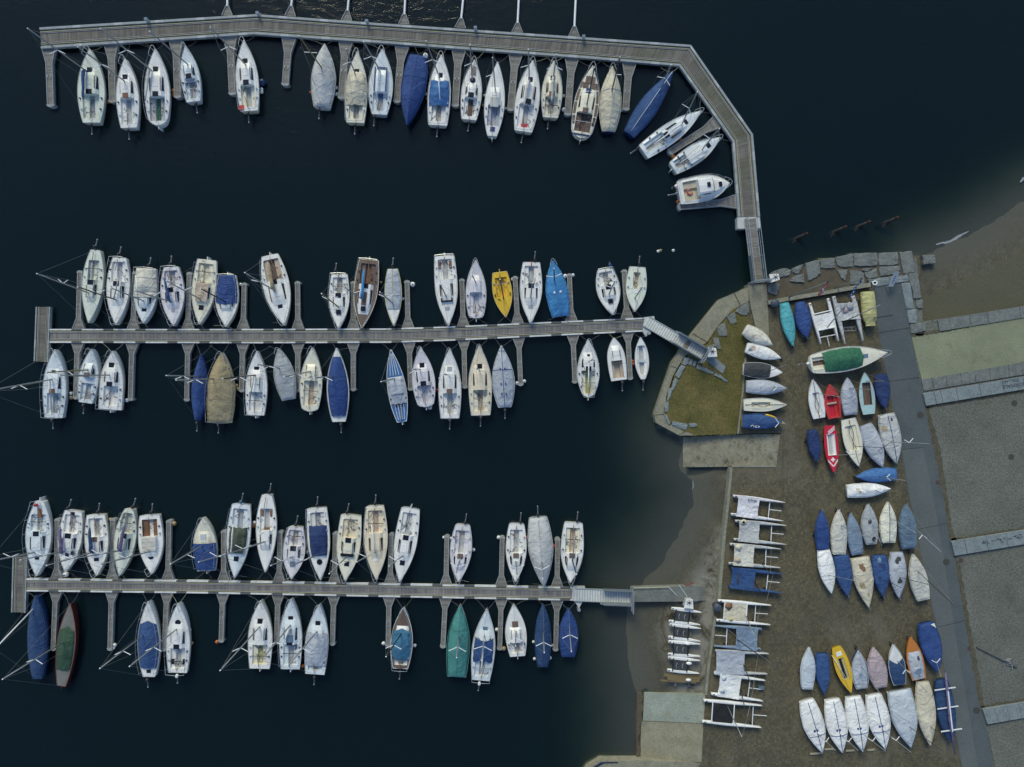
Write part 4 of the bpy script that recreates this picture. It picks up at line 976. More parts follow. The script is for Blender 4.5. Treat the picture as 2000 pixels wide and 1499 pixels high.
D = 'd'
HB = lambda t=.74, m=D, s=.46: ((t, s, s, m),)
CV = lambda t0, t1, c, r=.35, **k: ((t0, t1, c, r, k),)
FULL = lambda c, r=.55, **k: ((0.0, 1.0, c, r, k),)
YACHTS = [
# row, look, bow, stern, beam, transom, options
('T', 'cream sailboat with navy sail cover on its boom', (175, 96), (179, 240), 53, .62, dict(hc='greenish', hat=HB(.71), boom=('blue', .03, .42, .15), mast=(163, 138, 54, 56), ob=(.0,), cab=(.38, .74))),
('T', 'white sailboat with brown companionway board', (244, 114), (252, 250), 44, .70, dict(hc='white', hat=HB(.72), cm='b', mast=(243, 159, 152, 92), ob=(.02,), cab=(.42, .78))),
('T', 'white round sterned sailboat with green cockpit floor', (303, 96), (309, 245), 49, .66, dict(hc='white', rs=.10, hat=HB(.73), fc='green', kc='lgrey', boom=('lgrey', .16, .42, .13), mast=(290, 137, 196, 56), cab=(.37, .75), pat=((.33, .42, .2, 1.3, 'grey'), (.33, -.42, .2, 1.3, 'grey')))),
('T', 'small white day boat with grey deck panel', (362, 90), (378, 199), 37, .72, dict(hc='cool', cab=(.40, .70), pat=((.40, 0, 1.2, .55, 'silver'),), mast=(366, 125, 292, 62), sp=0, ob=(-.12,))),
('T', 'cream sailboat with red bundle on its stern', (476, 79), (487, 217), 44, .76, dict(hc='cream', dc='white', hat=HB(.70), mast=(480, 126, 411, 54), pat=((.05, .72, .5, .45, 'red'),), ob=(.05,), kc='cream')),
('T', 'grey boat wholly under a pale grey tarpaulin', (634, 86), (629, 210), 47, .66, dict(hc='white', full=1, cov=FULL('lgrey', .75, wr=.06), mast=(629, 134, 584, 71), mc='y', sl=.6, sw=.0, ob=(.1,))),
('T', 'cream sailboat with beige cover over its cabin', (698, 101), (694, 240), 43, .80, dict(hc='cream', hat=HB(.72), cov=CV(.24, .67, 'beige', .55, wf=.93, cut1=-.04), mast=(692, 145, 676, 96), ob=(.0,), fc='grey', rail=1)),
('T', 'pale blue sailboat with blue cushions round its cabin', (747, 96), (741, 224), 47, .62, dict(hc='pale', dc='cool', cab=(.33, .72), boom=('white', .05, .42, .09), mast=(740, 137, 710, 82), pat=((.30, .0, .4, .35, 'blue'), (.52, .55, .12, 2.3, 'blue'), (.52, -.55, .12, 2.3, 'blue'), (.70, 0, .8, .22, 'blue')), ob=(.2,), win=0, rail=1)),
('T', 'boat under royal blue tarpaulin with bow away from jetty', (795, 245), (817, 109), 48, .74, dict(hc='navy', full=1, cov=FULL('royal', .7, rl='blue', wr=.05), p=1.8, rail=0)),
('T', 'white sailboat with sky blue cover over its cockpit', (862, 107), (855, 245), 44, .82, dict(hc='white', hat=HB(.70), cov=CV(.27, .63, 'sky', .55, wf=.90, cut1=.03), mast=(857, 150, 832, 81), boom=('white', -.12, .38, .05), bz=1.0, ob=(.0,))),
('T', 'white sailboat with dark striped foredeck', (927, 117), (916, 234), 40, .72, dict(hc='white', rh=(.66,), cab=(.36, .62), ck=(.06, .30), mast=(922, 157, 918, 88), dh=6.5, ob=(-.02,), fc='teak', stripes=1, sl=.6)),
('T', 'slim white sailboat with blue stern hatch', (972, 121), (961, 266), 39, .46, dict(hc='white', rail=0, cab=(.42, .66), ch=.26, ck=(.14, .42), fc='silver', kc='silver', win=0, comp=0, pat=((.09, 0, .45, .42, 'royal'), (.44, 0, .8, .9, 'lgrey')), mast=(967, 175, 962, 113), dh=7, hc2=1)),
('T', 'white sailboat with red hatch on its stern deck', (1041, 118), (1022, 257), 47, .72, dict(hc='white', hat=HB(.72), mast=(1033, 156, 1032, 97), dh=7.5, boom=('lgrey', .06, .42, .11), pat=((.085, 0, .62, .34, 'crimson'), (.40, -.22, .3, .5, 'd')), ob=(.0,), cab=(.38, .76))),
('T', 'small cream sailboat with dark hatch', (1082, 119), (1075, 230), 40, .72, dict(hc='cream', hat=HB(.68), mast=(1081, 150, 1087, 107), dh=6.5, boom=('lgrey', .0, .48, .14), cm='b', ob=(.08,))),
('T', 'cream yacht with brown teak decks and navy stern band', (1158, 128), (1134, 270), 50, .74, dict(hc='cream', rs=.09, dc='cream', cab=(.34, .68), fc='teak', kc='teak', ck=(.09, .34), teakside=1, cm='t', mast=(1147, 205, 1161, 132), dh=9, mc='d', sp=.4, pat=((.64, .0, .5, .5, 'royal'), (.72, .36, .55, .5, 'teak'), (.72, -.36, .55, .5, 'teak'), (.795, .0, .9, .7, 'teak'), (.045, 0, 1.9, .14, 'navy')), rc='navy')),
('T', 'sailboat wholly under a beige canvas with seams', (1196, 130), (1189, 257), 43, .56, dict(hc='navy', full=1, cov=FULL('beige', .8, wr=.06, strap=('lgrey', .62)), mast=(1195, 179, 1211, 112), mc='d', sw=.0, sl=.5, rail=1, line=0)),
('T', 'long boat under blue cover lying diagonally at the bend', (1315, 139), (1229, 262), 39, .60, dict(hc='navy', full=1, cov=FULL('blue', .55, rl='pale', wr=.04), mast=(1290, 180, 1311, 127), p=1.7)),
('T', 'white sailboat beside the slanting finger at the bend', (1370, 217), (1257, 297), 39, .80, dict(hc='cool', hat=HB(.72), mast=(1332, 243, 1362, 180), boom=('white', -.03, .5, .07), ob=(.3,))),
('T', 'white sailboat with white sheet over its cabin', (1407, 269), (1315, 329), 37, .72, dict(hc='cool', hat=HB(.74), mast=(1372, 292, 1405, 252), boom=('white', .0, .5, .05), pat=((.44, -.05, 1.25, 1.6, 'white'),), win=0)),
# row above the middle jetty
('M', 'cream narrow sailboat with grey cockpit seats', (173, 631), (186, 489), 41, .44, dict(hc='greenish', hat=(), ck=(.14, .40), cab=(.42, .72), cw=.5, fc='greenish', kc='lgrey', mast=(170, 572, 72, 535), ob=(.0,), sl=.45, rail=0)),
('M', 'bright white sailboat with dark window on one side', (226, 635), (233, 504), 45, .56, dict(hc='white', mast=(226, 586, 152, 561), mc='d', ob=(.0,), fc='silver', boom=('lgrey', .2, .35, .04))),
('M', 'sailboat with pale greyish cover over its stern half', (280, 632), (286, 525), 45, .82, dict(hc='cool', cab=(.45, .74), hat=HB(.74), cov=CV(.0, .53, 'dirty', .65, wf=1.0), mast=(281, 588, 217, 563), boom=('white', -.1, .42, .05), bz=1.0, ob=(.12,), sp=0)),
('M', 'bluish white sailboat with slim blue sail cover', (339, 637), (334, 522), 46, .60, dict(hc='pale', dc='lilac', hat=HB(.74, 'grey', .3), mast=(334, 590, 263, 568), boom=('blue', -.12, .40, .14), ob=(.0,), fc='lgrey')),
('M', 'cream deck sailboat with pinkish cover across its cabin', (389, 634), (404, 508), 46, .80, dict(hc='white', dc='cream', hat=HB(.74), cov=CV(.36, .66, 'sand', .42, wf=.55), mast=(391, 585, 325, 549), mc='g', fc='cream')),
('M', 'cream sailboat with royal blue cover over its stern half', (441, 639), (444, 538), 45, .72, dict(hc='cream', dc='white', cab=(.42, .70), hat=(), cov=CV(.0, .53, 'royal', .45, wf=.93, cut1=-.05), mast=(440, 590, 392, 564), mc='d', rail=1, sp=0)),
('M', 'large cream sailboat with tan sail cover standing askew', (555, 636), (527, 499), 52, .62, dict(hc='cream', dc='white', hat=HB(.72), boom=('tan', .0, .40, .17), mast=(535, 569, 478, 533), kc='sand', fc='teak', wl=.8)),
('M', 'plain white sailboat with black foredeck hatch', (661, 642), (663, 536), 40, .76, dict(hc='white', hat=HB(.70), mast=(661, 600, 628, 574), mc='y', ob=(-.2,), rail=1)),
('M', 'brown teak decked yacht with blue sail cover', (706, 641), (721, 508), 46, .80, dict(hc='cream', dc='teak', cc='white', kc='teak', fc='brown', hat=HB(.72), boom=('azure', -.02, .43, .15), mast=(706, 585, 672, 561), rc='cream', cab=(.36, .80))),
('M', 'small boat with yellow edged grey cover and white bow', (769, 637), (767, 526), 33, .60, dict(hc='white', cab=None, ck=None, cov=CV(.0, .70, 'silver', .35, rl='khaki', wf=1.0), mast=(767, 593, 742, 571), ob=(.0,), rc='khaki', rail=0)),
('M', 'white motor sailer with brown seats and dark wrap window', (876, 636), (868, 500), 44, .86, dict(hc='white', hat=((.76, .40, .34, 'grey'),), ck=(.05, .33), cab=(.34, .70), pat=((.13, .55, .34, .7, 'brown'), (.13, -.55, .34, .7, 'brown'), (.655, 0, .95, .16, 'd'), (.64, .5, .14, .42, 'd'), (.64, -.5, .14, .42, 'd')), mast=(871, 580, 860, 556), mh=4.5, comp=0, sp=0, rail=1)),
('M', 'pinkish white sailboat with its stern to the jetty', (929, 508), (930, 622), 40, .66, dict(hc='lilac', rs=.05, cab=(.44, .74), ck=(.07, .44), fc='lilac', mast=(929, 552, 922, 537), mh=5, sp=0, rail=1, win=0)),
('M', 'yellow open sailing dinghy', (988, 620), (976, 532), 37, .74, dict(hc='yellow', cab=None, ck=(.12, .54), cw=.62, fc='yellow', kc='yellow', rail=0, fs=.6, fb=.8, mast=(984, 583, 977, 546), mh=4.0, mc='d', sp=0, rc='straw', kind='sailboat')),
('M', 'pale grey sailboat with red flagstaff on its stern', (1036, 631), (1038, 513), 43, .76, dict(hc='lilac', dc='white', hat=HB(.73, 'grey'), mast=(1036, 580, 1040, 553), mh=6, fc='silver', ob=(.14,), pat=((.02, 0, .08, .5, 'red'),))),
('M', 'boat under sky blue cover with its stern to jetty', (1079, 509), (1095, 618), 43, .74, dict(hc='white', full=1, cov=FULL('azure', .6, wr=.06), mast=(1081, 548, 1082, 525), mh=6, mc='d', sp=.3, sl=.75, sw=-.2, rail=1, line=0, pat2=1)),
('M', 'white sailboat with blue capped outboard', (1197, 615), (1181, 526), 45, .62, dict(hc='white', hat=HB(.70), mast=(1189, 575, 1201, 549), mh=5.5, ob=(.25, False, 'blue'), rail=1)),
('M', 'cream day boat with narrow cockpit nearest the shore', (1240, 609), (1245, 522), 40, .76, dict(hc='cream', dc='greenish', cab=None, ck=(.12, .50), cw=.34, fc='sand', kc='greenish', mast=(1239, 583, 1255, 560), mh=4.5, ob=(.06,), rail=0, sp=0, pat=((.54, .1, .55, .42, 'white'),))),
# row below the middle jetty
('N', 'bluish white racing sailboat with small black hatch', (107, 683), (105, 816), 45, .76, dict(hc='cool', hat=((.68, .32, .22, D),), mast=(102, 741, -30, 765), boom=('lgrey', -.1, .42, .03), rail=1, fc='silver', cm='b', ob=(.03,))),
('N', 'small white sailboat with brown edged companionway', (179, 682), (167, 787), 39, .66, dict(hc='cool', cab=(.48, .74), mast=(172, 723, 91, 728), mc='y', fc='silver', cm='t', ob=(.05,))),
('N', 'square sterned white sailboat with grey side strips', (220, 686), (215, 800), 46, .97, dict(hc='white', hat=HB(.76), cab=(.40, .78), mast=(214, 733, 116, 734), pat=((.20, .78, .16, 1.7, 'grey'), (.20, -.78, .16, 1.7, 'grey')), fc='white', sp=0)),
('N', 'very narrow boat under a royal blue cover', (393, 692), (386, 821), 31, .30, dict(hc='navy', full=1, cov=FULL('royal', .55, wr=.05), mast=(392, 736, 325, 734), p=1.6, rail=0, ob=(.0,), pm=.48)),
('N', 'large boat under a tan canvas cover', (433, 689), (429, 825), 54, .84, dict(hc='white', full=1, cov=FULL('tan', .85, wr=.07), mast=(412, 740, 344, 743), ob=(.03,), rail=1, line=1)),
('N', 'bright white sailboat with dark boom over its cockpit', (502, 686), (499, 811), 42, .80, dict(hc='white', hat=HB(.72), mast=(498, 733, 435, 740), mc='d', boom=('char', .12, .42, .03), win=0, fc='white', comp=0)),
('N', 'small boat under a plain grey cover', (544, 681), (564, 781), 40, .62, dict(hc='grey', full=1, cov=FULL('grey', .5, wr=.05), mast=(544, 720, 502, 712), rail=1, line=0)),
('N', 'cream round sterned sailboat without foredeck hatch', (610, 679), (605, 804), 43, .68, dict(hc='cream', rs=.06, cab=(.48, .74), ch=.24, ck=(.10, .48), kc='cream', fc='sand', mast=(606, 726, 555, 736), win=0, rail=1)),
('N', 'sailboat under royal blue cover with white bow and stern', (657, 680), (662, 824), 43, .58, dict(hc='white', cab=None, ck=None, cov=CV(.08, .88, 'royal', .70, wf=.97), mast=(650, 736, 614, 738), rail=0, ob=(-.1,))),
('N', 'blue and white striped sailboat with pale cover amidships', (763, 683), (785, 824), 36, .50, dict(hc='white', dc='sky', cab=(.38, .62), ck=(.2, .38), cov=CV(.25, .62, 'silver', .30, wf=.94), mast=(770, 740, 744, 746), mh=6, rail=0, rc='white', stripes=2, sp=0)),
('N', 'pale greyish sailboat with white ball at its stern', (821, 679), (832, 795), 44, .64, dict(hc='lilac', hat=HB(.70), mast=(818, 722, 806, 722), mh=5, fc='lilac', rs=.04)),
('N', 'bluish white sailboat with long dark windows on both sides', (878, 682), (879, 817), 44, .80, dict(hc='cool', dc='white', hat=HB(.71, 'grey'), mast=(877, 733, 866, 731), mh=7, cm='t', ob=(.0,), cab=(.36, .76))),
('N', 'peach coloured sailboat with dark hatch', (936, 675), (939, 811), 45, .82, dict(hc='cream', dc='peach', hat=HB(.70), mast=(935, 722, 930, 720), mh=7, ob=(.0,), kc='cream', fc='sand', comp=0)),
('N', 'boat under a grey cover with blue lashing straps', (979, 675), (986, 796), 44, .56, dict(hc='white', full=1, cov=FULL('silver', .6, rl='royal', strap=('royal', .62, .9), wr=.04), p=1.8, ob=(.0,), rail=0, dots=1)),
('N', 'greenish white round sterned sailboat with open cockpit', (1149, 664), (1149, 776), 43, .40, dict(hc='cream', dc='white', rs=.04, cab=(.46, .78), hat=((.73, .26, .2, D),), boom=('white', .05, .42, .06), mast=(1150, 706, 1160, 702), mh=6, kc='cream', fc='khaki')),
('N', 'white motorboat with beige boxes in its cockpit', (1199, 660), (1209, 743), 35, .86, dict(hc='white', cab=(.46, .82), ck=(.06, .45), kc='sand', fc='beige', kind='motorboat', cat='motorboat', win=0, ob=(-.15,), rail=0, pat=((.40, 0, 1.25, .18, 'tan'),), p=2.6)),
('N', 'small white rowing boat with rope heap in its bow', (1251, 659), (1256, 741), 27, .30, dict(hc='white', cab=None, ck=(.10, .80), cw=.72, kc='white', fc='lgrey', kind='rowing_boat', cat='rowing boat', fs=.45, fb=.62, rail=0, p=2.4, fw=.3, pat=((.44, 0, .8, .3, 'pale'),), ob=(.0,))),
# row above the lowest jetty
('P', 'white sailboat with brown hatch and red stern ball', (71, 1126), (77, 979), 50, .30, dict(hc='white', dc='cool', pm=.46, cab=(.40, .74), ck=(.18, .40), pat=((.16, .1, .42, .85, 'brown'),), hat=((.76, .4, .25, D),), mast=(64, 1080, -25, 1098), fc='lgrey')),
('P', 'white sailboat with purple sail cover and several black hatches', (127, 1118), (143, 999), 46, .72, dict(hc='white', hat=((.71, .3, .28, D), (.035, .4, .3, D)), pat=((.67, .55, .28, .34, D), (.67, -.55, .28, .34, D)), boom=('purple', -.16, .42, .17), mast=(120, 1078, 40, 1094), ob=(-.2,))),
('P', 'cream sailboat with dark navy triangular sail cover', (189, 1125), (187, 1006), 46, .76, dict(hc='cream', dc='white', hat=HB(.72), boom=('dblue', -.03, .42, .17), mast=(182, 1079, 91, 1105), cm='t', ob=(.12,))),
('P', 'narrow cream sailboat with purple sail cover', (233, 1125), (252, 995), 42, .38, dict(hc='cream', dc='greenish', hat=HB(.70, 'grey'), boom=('purple', .08, .42, .17), mast=(224, 1074, 149, 1091), fc='lgrey', ob=(.18,))),
('P', 'white sailboat with beige cockpit cover and round black hatch', (296, 1122), (292, 1007), 48, .80, dict(hc='white', rh=(.70,), ck=(.07, .36), kc='brown', fc='white', cov=CV(.36, .60, 'dirty', .30, wf=.58), mast=(292, 1078, 196, 1103), win=0, ob=(.1,))),
('P', 'cream bowed boat with blue cover over its stern half', (396, 1011), (403, 1115), 46, .76, dict(hc='cream', cab=(.42, .74), ch=.2, ck=None, hat=((.64, .5, .55, 'pale'),), cov=CV(.02, .52, 'royal', .40, wf=1.0), mast=(395, 1066, 333, 1102), win=0, comp=0, rail=1, trk=0)),
('P', 'white sailboat with olive green cover over its cabin', (458, 1129), (471, 986), 46, .76, dict(hc='cool', hat=HB(.74), cov=CV(.31, .66, 'olive', .55, wf=.74), boom=('white', .0, .40, .06), bz=1.05, mast=(459, 1078, 388, 1098), ob=(.0, True, 'bteal'), fc='silver')),
('P', 'long slim white sailboat with two reddish seats', (518, 1118), (521, 967), 40, .46, dict(hc='white', ck=(.18, .44), cab=(.46, .72), pat=((.24, .42, .24, .6, 'brown'), (.24, -.42, .24, .6, 'brown'), (.44, 0, .5, .2, 'brown')), mast=(517, 1059, 430, 1087), comp=0, rail=0, ob=(.15,))),
('P', 'small tubby white sailboat with grey hatch', (569, 1131), (578, 1030), 43, .64, dict(hc='white', dc='lilac', hat=HB(.70, 'slate'), mast=(572, 1088, 529, 1105), ob=(.0,), pm=.46)),
('P', 'white sailboat with rectangular dark navy cover', (626, 1133), (619, 993), 44, .86, dict(hc='white', rh=(.75,), cov=CV(.24, .66, 'navy', .50, wf=.80), mast=(617, 1085, 565, 1107), ob=(.02,), fc='silver')),
('P', 'cream sailboat with wide black band window', (674, 1135), (686, 1007), 46, .86, dict(hc='cream', hat=HB(.74), pat=((.60, 0, 1.25, .28, D),), cab=(.34, .66), mast=(679, 1087, 643, 1121), kc='peach', fc='cream', ob=(-.18,))),
('P', 'large cream sailboat with white grated hatch', (735, 1133), (733, 989), 46, .72, dict(hc='cream', dc='peach', hat=((.72, .5, .4, 'white'),), mast=(734, 1079, 697, 1098), boom=('white', -.1, .38, .05), ob=(.0,), comp=0, fc='sand')),
('P', 'bluish white sailboat leaning right with grey wash board', (780, 1137), (802, 994), 44, .80, dict(hc='cool', dc='white', hat=HB(.74), mast=(787, 1086, 760, 1106), pat=((.35, 0, .9, .3, 'grey'),), fc='pale')),
('P', 'pale lilac sailboat with brown companionway', (895, 1137), (904, 1026), 42, .66, dict(hc='lilac', cab=(.50, .80), ck=(.10, .50), cm='t', mast=(897, 1096, 891, 1121), mh=6, ob=(.1,), fc='lgrey')),
('P', 'white sailboat with brown companionway left of the grey tarpaulin', (1007, 1137), (1009, 1024), 40, .72, dict(hc='lilac', dc='white', cab=(.50, .78), ck=(.10, .50), cm='t', mast=(1007, 1097, 1010, 1125), mh=6, ob=(.18,), fc='lgrey')),
('P', 'large boat wholly under a pale grey tarpaulin', (1063, 1148), (1051, 1011), 48, .72, dict(hc='silver', full=1, cov=FULL('lgrey', .75, wr=.06, rl='silver'), mast=(1057, 1097, 1060, 1130), mh=7, mc='g', p=1.7, ob=(.0,), rail=0)),
('P', 'white sailboat nearest the ribbed gangway', (1114, 1139), (1120, 1022), 44, .80, dict(hc='white', cab=(.50, .80), ck=(.08, .50), cm='t', kc='cream', fc='sand', mast=(1118, 1094, 1126, 1122), mh=5.5, mc='d', ob=(.15,), sp=0, boom=('char', .05, .42, .03))),
# row below the lowest jetty
('Q', 'narrow boat under a dark navy cover', (70, 1163), (73, 1326), 37, .46, dict(hc='dblue', full=1, cov=FULL('dblue', .45, wr=.03), mast=(62, 1190, -10, 1268), mc='w', sp=0, rail=0, p=2.4)),
('Q', 'narrow grey decked boat with reddish rim and green cover', (137, 1179), (120, 1340), 36, .46, dict(hc='maroon', dc='dim', cab=None, ck=None, cov=CV(.20, .67, 'dgreen', .35, wf=.94, cut1=-.06), mast=(113, 1249, 5, 1327), rc='rust', rail=0, pm=.48)),
('Q', 'white sailboat with navy cover from cockpit to foredeck', (289, 1175), (291, 1322), 43, .54, dict(hc='white', cab=(.4, .6), ck=None, hat=(), cov=CV(.12, .70, 'blue', .55, wf=.95, cut1=-.05), pat=((.075, 0, .4, .3, D),), mast=(281, 1238, 195, 1306), ob=(.05,), comp=0)),
('Q', 'white sailboat with round hatch and two dark squares aft', (348, 1178), (347, 1314), 46, .78, dict(hc='white', rh=(.72,), pat=((.15, .62, .4, .5, D), (.15, -.62, .4, .5, D)), mast=(344, 1230, 253, 1302), ob=(.0, True, 'white'))),
('Q', 'cream sailboat with small square hatch', (509, 1173), (507, 1306), 47, .82, dict(hc='cream', dc='white', hat=HB(.70), mast=(507, 1225, 430, 1310), comp=0, fc='khaki', kc='cream')),
('Q', 'bluish white sailboat with dark grey sliding hatch', (568, 1170), (567, 1307), 44, .82, dict(hc='cool', hat=HB(.72), sh='grey', mast=(567, 1222, 510, 1290), boom=('white', .3, .3, .05), pat=((.45, 0, .7, .7, 'slate'),))),
('Q', 'sailboat with white bow and grey cockpit cover', (623, 1181), (615, 1317), 45, .82, dict(hc='cool', hat=HB(.73), cov=CV(.13, .60, 'silver', .50, wf=.97), mast=(619, 1234, 562, 1302), ob=(.0,))),
('Q', 'brown foredeck sailboat with teal blue cover', (788, 1187), (782, 1306), 42, .68, dict(hc='white', dc='teak', cab=(.40, .70), cc='white', cov=CV(.15, .62, 'bteal', .55, wf=.92, cut1=-.05), mast=(783, 1238, 754, 1283), mc='d', ob=(.0,), rc='white', kc='white')),
('Q', 'boat under a teal green cover with white rim', (899, 1182), (892, 1322), 45, .80, dict(hc='white', full=1, cov=FULL('teal', .65, rl='teal', wr=.05, wf=.95), mast=(896, 1240, 892, 1285), mh=5.5, sp=.55, sl=.8, sw=.4, rail=0)),
('Q', 'bluish white sailboat with sky blue cockpit cover', (951, 1190), (939, 1329), 45, .76, dict(hc='cool', hat=HB(.72, 'slate'), cov=CV(.25, .60, 'blue', .50, wf=.85, cut1=.04, cut0=.04), boom=('white', .0, .42, .06), bz=1.0, mast=(946, 1242, 940, 1290), mh=5.5, sp=.45, sl=.85, ob=(.05, True, 'white'), fc='silver')),
('Q', 'pale sailboat with brown square hatch', (1003, 1181), (1011, 1282), 41, .70, dict(hc='greenish', dc='white', hat=((.62, .58, .55, 'teak'),), cab=(.28, .56), ck=(.06, .28), mast=(1008, 1232, 1007, 1262), mh=5, sp=.5, win=0, comp=0, rail=0)),
('Q', 'narrow boat under a dark blue cover', (1061, 1180), (1060, 1303), 32, .60, dict(hc='dblue', full=1, cov=FULL('dblue', .5, wr=.03, rl='navy'), mast=(1061, 1235, 1063, 1275), mh=5.5, rail=0, p=2.3)),
('Q', 'boat under a vivid royal blue cover nearest the beach', (1111, 1189), (1110, 1283), 38, .62, dict(hc='royal', full=1, cov=FULL('royal', .5, wr=.04), mast=(1112, 1220, 1116, 1273), mh=5.5, sp=.4, rail=0)),
]
CNT = {}; MOORED = []
for row, look, bow, stern, beam, tr, o in YACHTS:
    i = CNT.get(row, 0); CNT[row] = i + 1
    root, h, loc, L = boat(row, i, look, bow, stern, beam, tr, o)
    MOORED.append((((bow[0] + stern[0]) / 2, (bow[1] + stern[1]) / 2), f'{ORD[i]} boat from left {WHERE[row]}'))
    if o.get('stripes') == 1:
        for k in range(5):
            y = (-.5 + k / 4) * .42
            MB().box(.74 * L, (.96 - abs(y) * .4) * L, y - .03, y + .03, h.z(.9), h.z(.9) + .075).build('teak_strip', G('teak'), root)
        for k in range(6):
            y = (-.5 + k / 5) * .7; MB().box(.10 * L, .24 * L, y - .03, y + .03, h.z(0) - .13, h.z(0) - .10).build('teak_strip', G('teak'), root)
    if o.get('stripes') == 2:
        for k in (-.55, -.18, .18, .55):
            MB().tube([(t * L, k * h.b(t), h.z(t) + .06) for t in (.03, .1, .18, .24)], .03, 4).build('white_stripe', G('white'), root)
            MB().tube([(t * L, k * h.b(t), h.z(t) + .06) for t in (.64, .72, .8, .88, .94)], .03, 4).build('white_stripe', G('white'), root)
    if o.get('teakside'):
        for s_ in (-1, 1):
            for a, b in ((.18, .30), (.32, .48), (.50, .66), (.68, .76)):
                m = MB(); rows = []
                for k in range(5):
                    t = a + (b - a) * k / 4; rows.append([(t * L, s_ * h.b(t) * .93, h.z(t) + .045), (t * L, s_ * h.b(t) * .73, h.z(t) + .065)])
                m.loft(rows, False, False).build('teak_panel', G('teak'), root)
    if o.get('dots'):
        for t in (.38, .62, .22):
            for s_ in (-.22, .22): MB().box(t * L - .09, t * L + .09, s_ - .07, s_ + .07, h.z(t) + .55, h.z(t) + .64).build('blue_patch', K('royal'), root)
    if o.get('pat2'):
        for s_ in (-.28, .28): MB().ball((.42 * L, s_, h.z(.4) + .55), .13, .6, 10, 6).build('vent_cap', G('white'), root)

# the motorboat with a wheelhouse
mb_o = dict(hc='white', cab=(.42, .93), ck=(.10, .42), cw=.74, ch=.36, kc='beige', fc='beige', kind='motorboat', cat='motorboat', label='white motorboat with wheelhouse and two outboards by the upper gangway', win=0, comp=0, trk=0, rail=1, p=2.7, tr=.9, group='motorboats', push=1, moor=0, sp=0, fb=1.25)
root, h, loc, L = boat('T', 19, '', (1425, 358), (1326, 377), 51, .88, mb_o)
MOORED.append(((1375, 368), 'white motorboat by the upper gangway'))
m = MB(); zc = h.z(.5) + .3
m.loft([[(x, y * k, z) for y, z in ((-.78, zc), (-.74, zc + .72), (-.6, zc + .82), (0, zc + .88), (.6, zc + .82), (.74, zc + .72), (.78, zc))] for x, k in ((.34 * L, .98), (.40 * L, 1), (.56 * L, 1), (.62 * L, .95))], True, True).build('wheelhouse', G('white'), root, False)
m = MB().loft([[(.623 * L, -.66, zc + .74), (.623 * L, 0, zc + .82), (.623 * L, .66, zc + .74)], [(.685 * L, -.7, zc + .12), (.70 * L, 0, zc + .12), (.685 * L, .7, zc + .12)]], False, False).build('windscreen', GLASS, root)
MB().box(.50 * L, .565 * L, -.22, .22, zc + .84, zc + .93).build('roof_hatch', GLASS, root)
MB().box(.77 * L, .835 * L, -.22, .22, h.z(.8) + .3, h.z(.8) + .44).build('hatch', GLASS, root)
for s_ in (-1, 1): MB().box(.42 * L, .57 * L, s_ * .765 - .012, s_ * .765 + .012, zc + .3, zc + .62).build('side_window', GLASS, root)
outboard(root, -.05, -.1, h.z(0) - .05, True, 'slate'); outboard(root, .0, .62, h.z(0) - .05, False, 'white')
q = MB(); q.tube([(.22 * L + .24 * math.cos(a), -.1 + .24 * math.sin(a), h.z(.2) - .05) for a in [math.pi * (.4 + 1.5 * k / 12) for k in range(13)]], .07, 8)
single_ring = q.build('life_ring_red', G('red'), root)
single_ring.name = 'life_ring'
# ------------------------------------------------------------------ fenders and buoys
WHC, TANC, ORC, NAVC, REDC = G('white'), gel('buoy_tan', (.42, .30, .14), .5, .3), gel('buoy_orange', (.55, .16, .03), .5, .3), G('navy'), gel('buoy_red', (.55, .03, .05), .5, .3)
FEND = [(212, 199, 'orange', .2), (339, 178, 'orange', .2), (341, 186, 'orange', .2), (512, 162, 'navy', .36), (511, 175, 'white', .17), (511, 180, 'white', .17), (607, 181, 'orange', .15), (657, 172, 'white', .18), (657, 184, 'white', .18),
    (831, 109, 'white', .24), (832, 184, 'white', .14), (834, 193, 'orange', .13), (946, 187, 'white', .13), (943, 206, 'tan', .13), (987, 212, 'white', .13), (1052, 203, 'tan', .17), (1053, 181, 'tan', .13), (1100, 188, 'white', .16), (1101, 215, 'white', .2),
    (1168, 212, 'white', .16), (1169, 221, 'red', .2), (1214, 216, 'white', .14), (1329, 274, 'orange', .19), (1314, 306, 'orange', .19), (1324, 395, 'orange', .18), (1371, 391, 'white', .12),
    (139, 769, 'white', .2), (139, 777, 'tan', .2), (248, 782, 'white', .2), (462, 754, 'tan', .2), (465, 760, 'tan', .18), (806, 556, 'white', .25), (470, 556, 'white', .16), (787, 584, 'white', .14), (744, 552, 'tan', .13), (840, 796, 'white', .22),
    (1002, 546, 'white', .2), (1104, 540, 'white', .22), (1119, 538, 'white', .17), (1108, 606, 'white', .18), (1235, 706, 'orange', .16), (1236, 711, 'orange', .16), (1010, 749, 'white', .18), (1024, 745, 'white', .18), (962, 762, 'red', .2), (902, 750, 'tan', .15), (854, 762, 'red', .15),
    (129, 1122, 'white', .26), (340, 1023, 'tan', .22), (216, 1015, 'tan', .18), (70, 987, 'red', .17), (224, 1260, 'white', .18), (222, 1266, 'white', .14), (424, 1254, 'orange', .18), (371, 1231, 'white', .14), (375, 1256, 'tan', .15),
    (495, 1027, 'orange', .2), (497, 1021, 'white', .18), (600, 1078, 'white', .15), (591, 1301, 'orange', .18), (749, 1257, 'white', .18), (810, 1261, 'white', .17), (867, 1050, 'white', .15), (881, 1052, 'white', .15), (925, 1074, 'white', .17), (974, 1050, 'white', .19),
    (1029, 1050, 'orange', .16), (1081, 1067, 'red', .22), (984, 1267, 'tan', .22), (970, 1230, 'white', .18), (1074, 1285, 'white', .18), (1078, 1261, 'white', .15), (1042, 1254, 'white', .15), (1044, 1287, 'white', .15)]
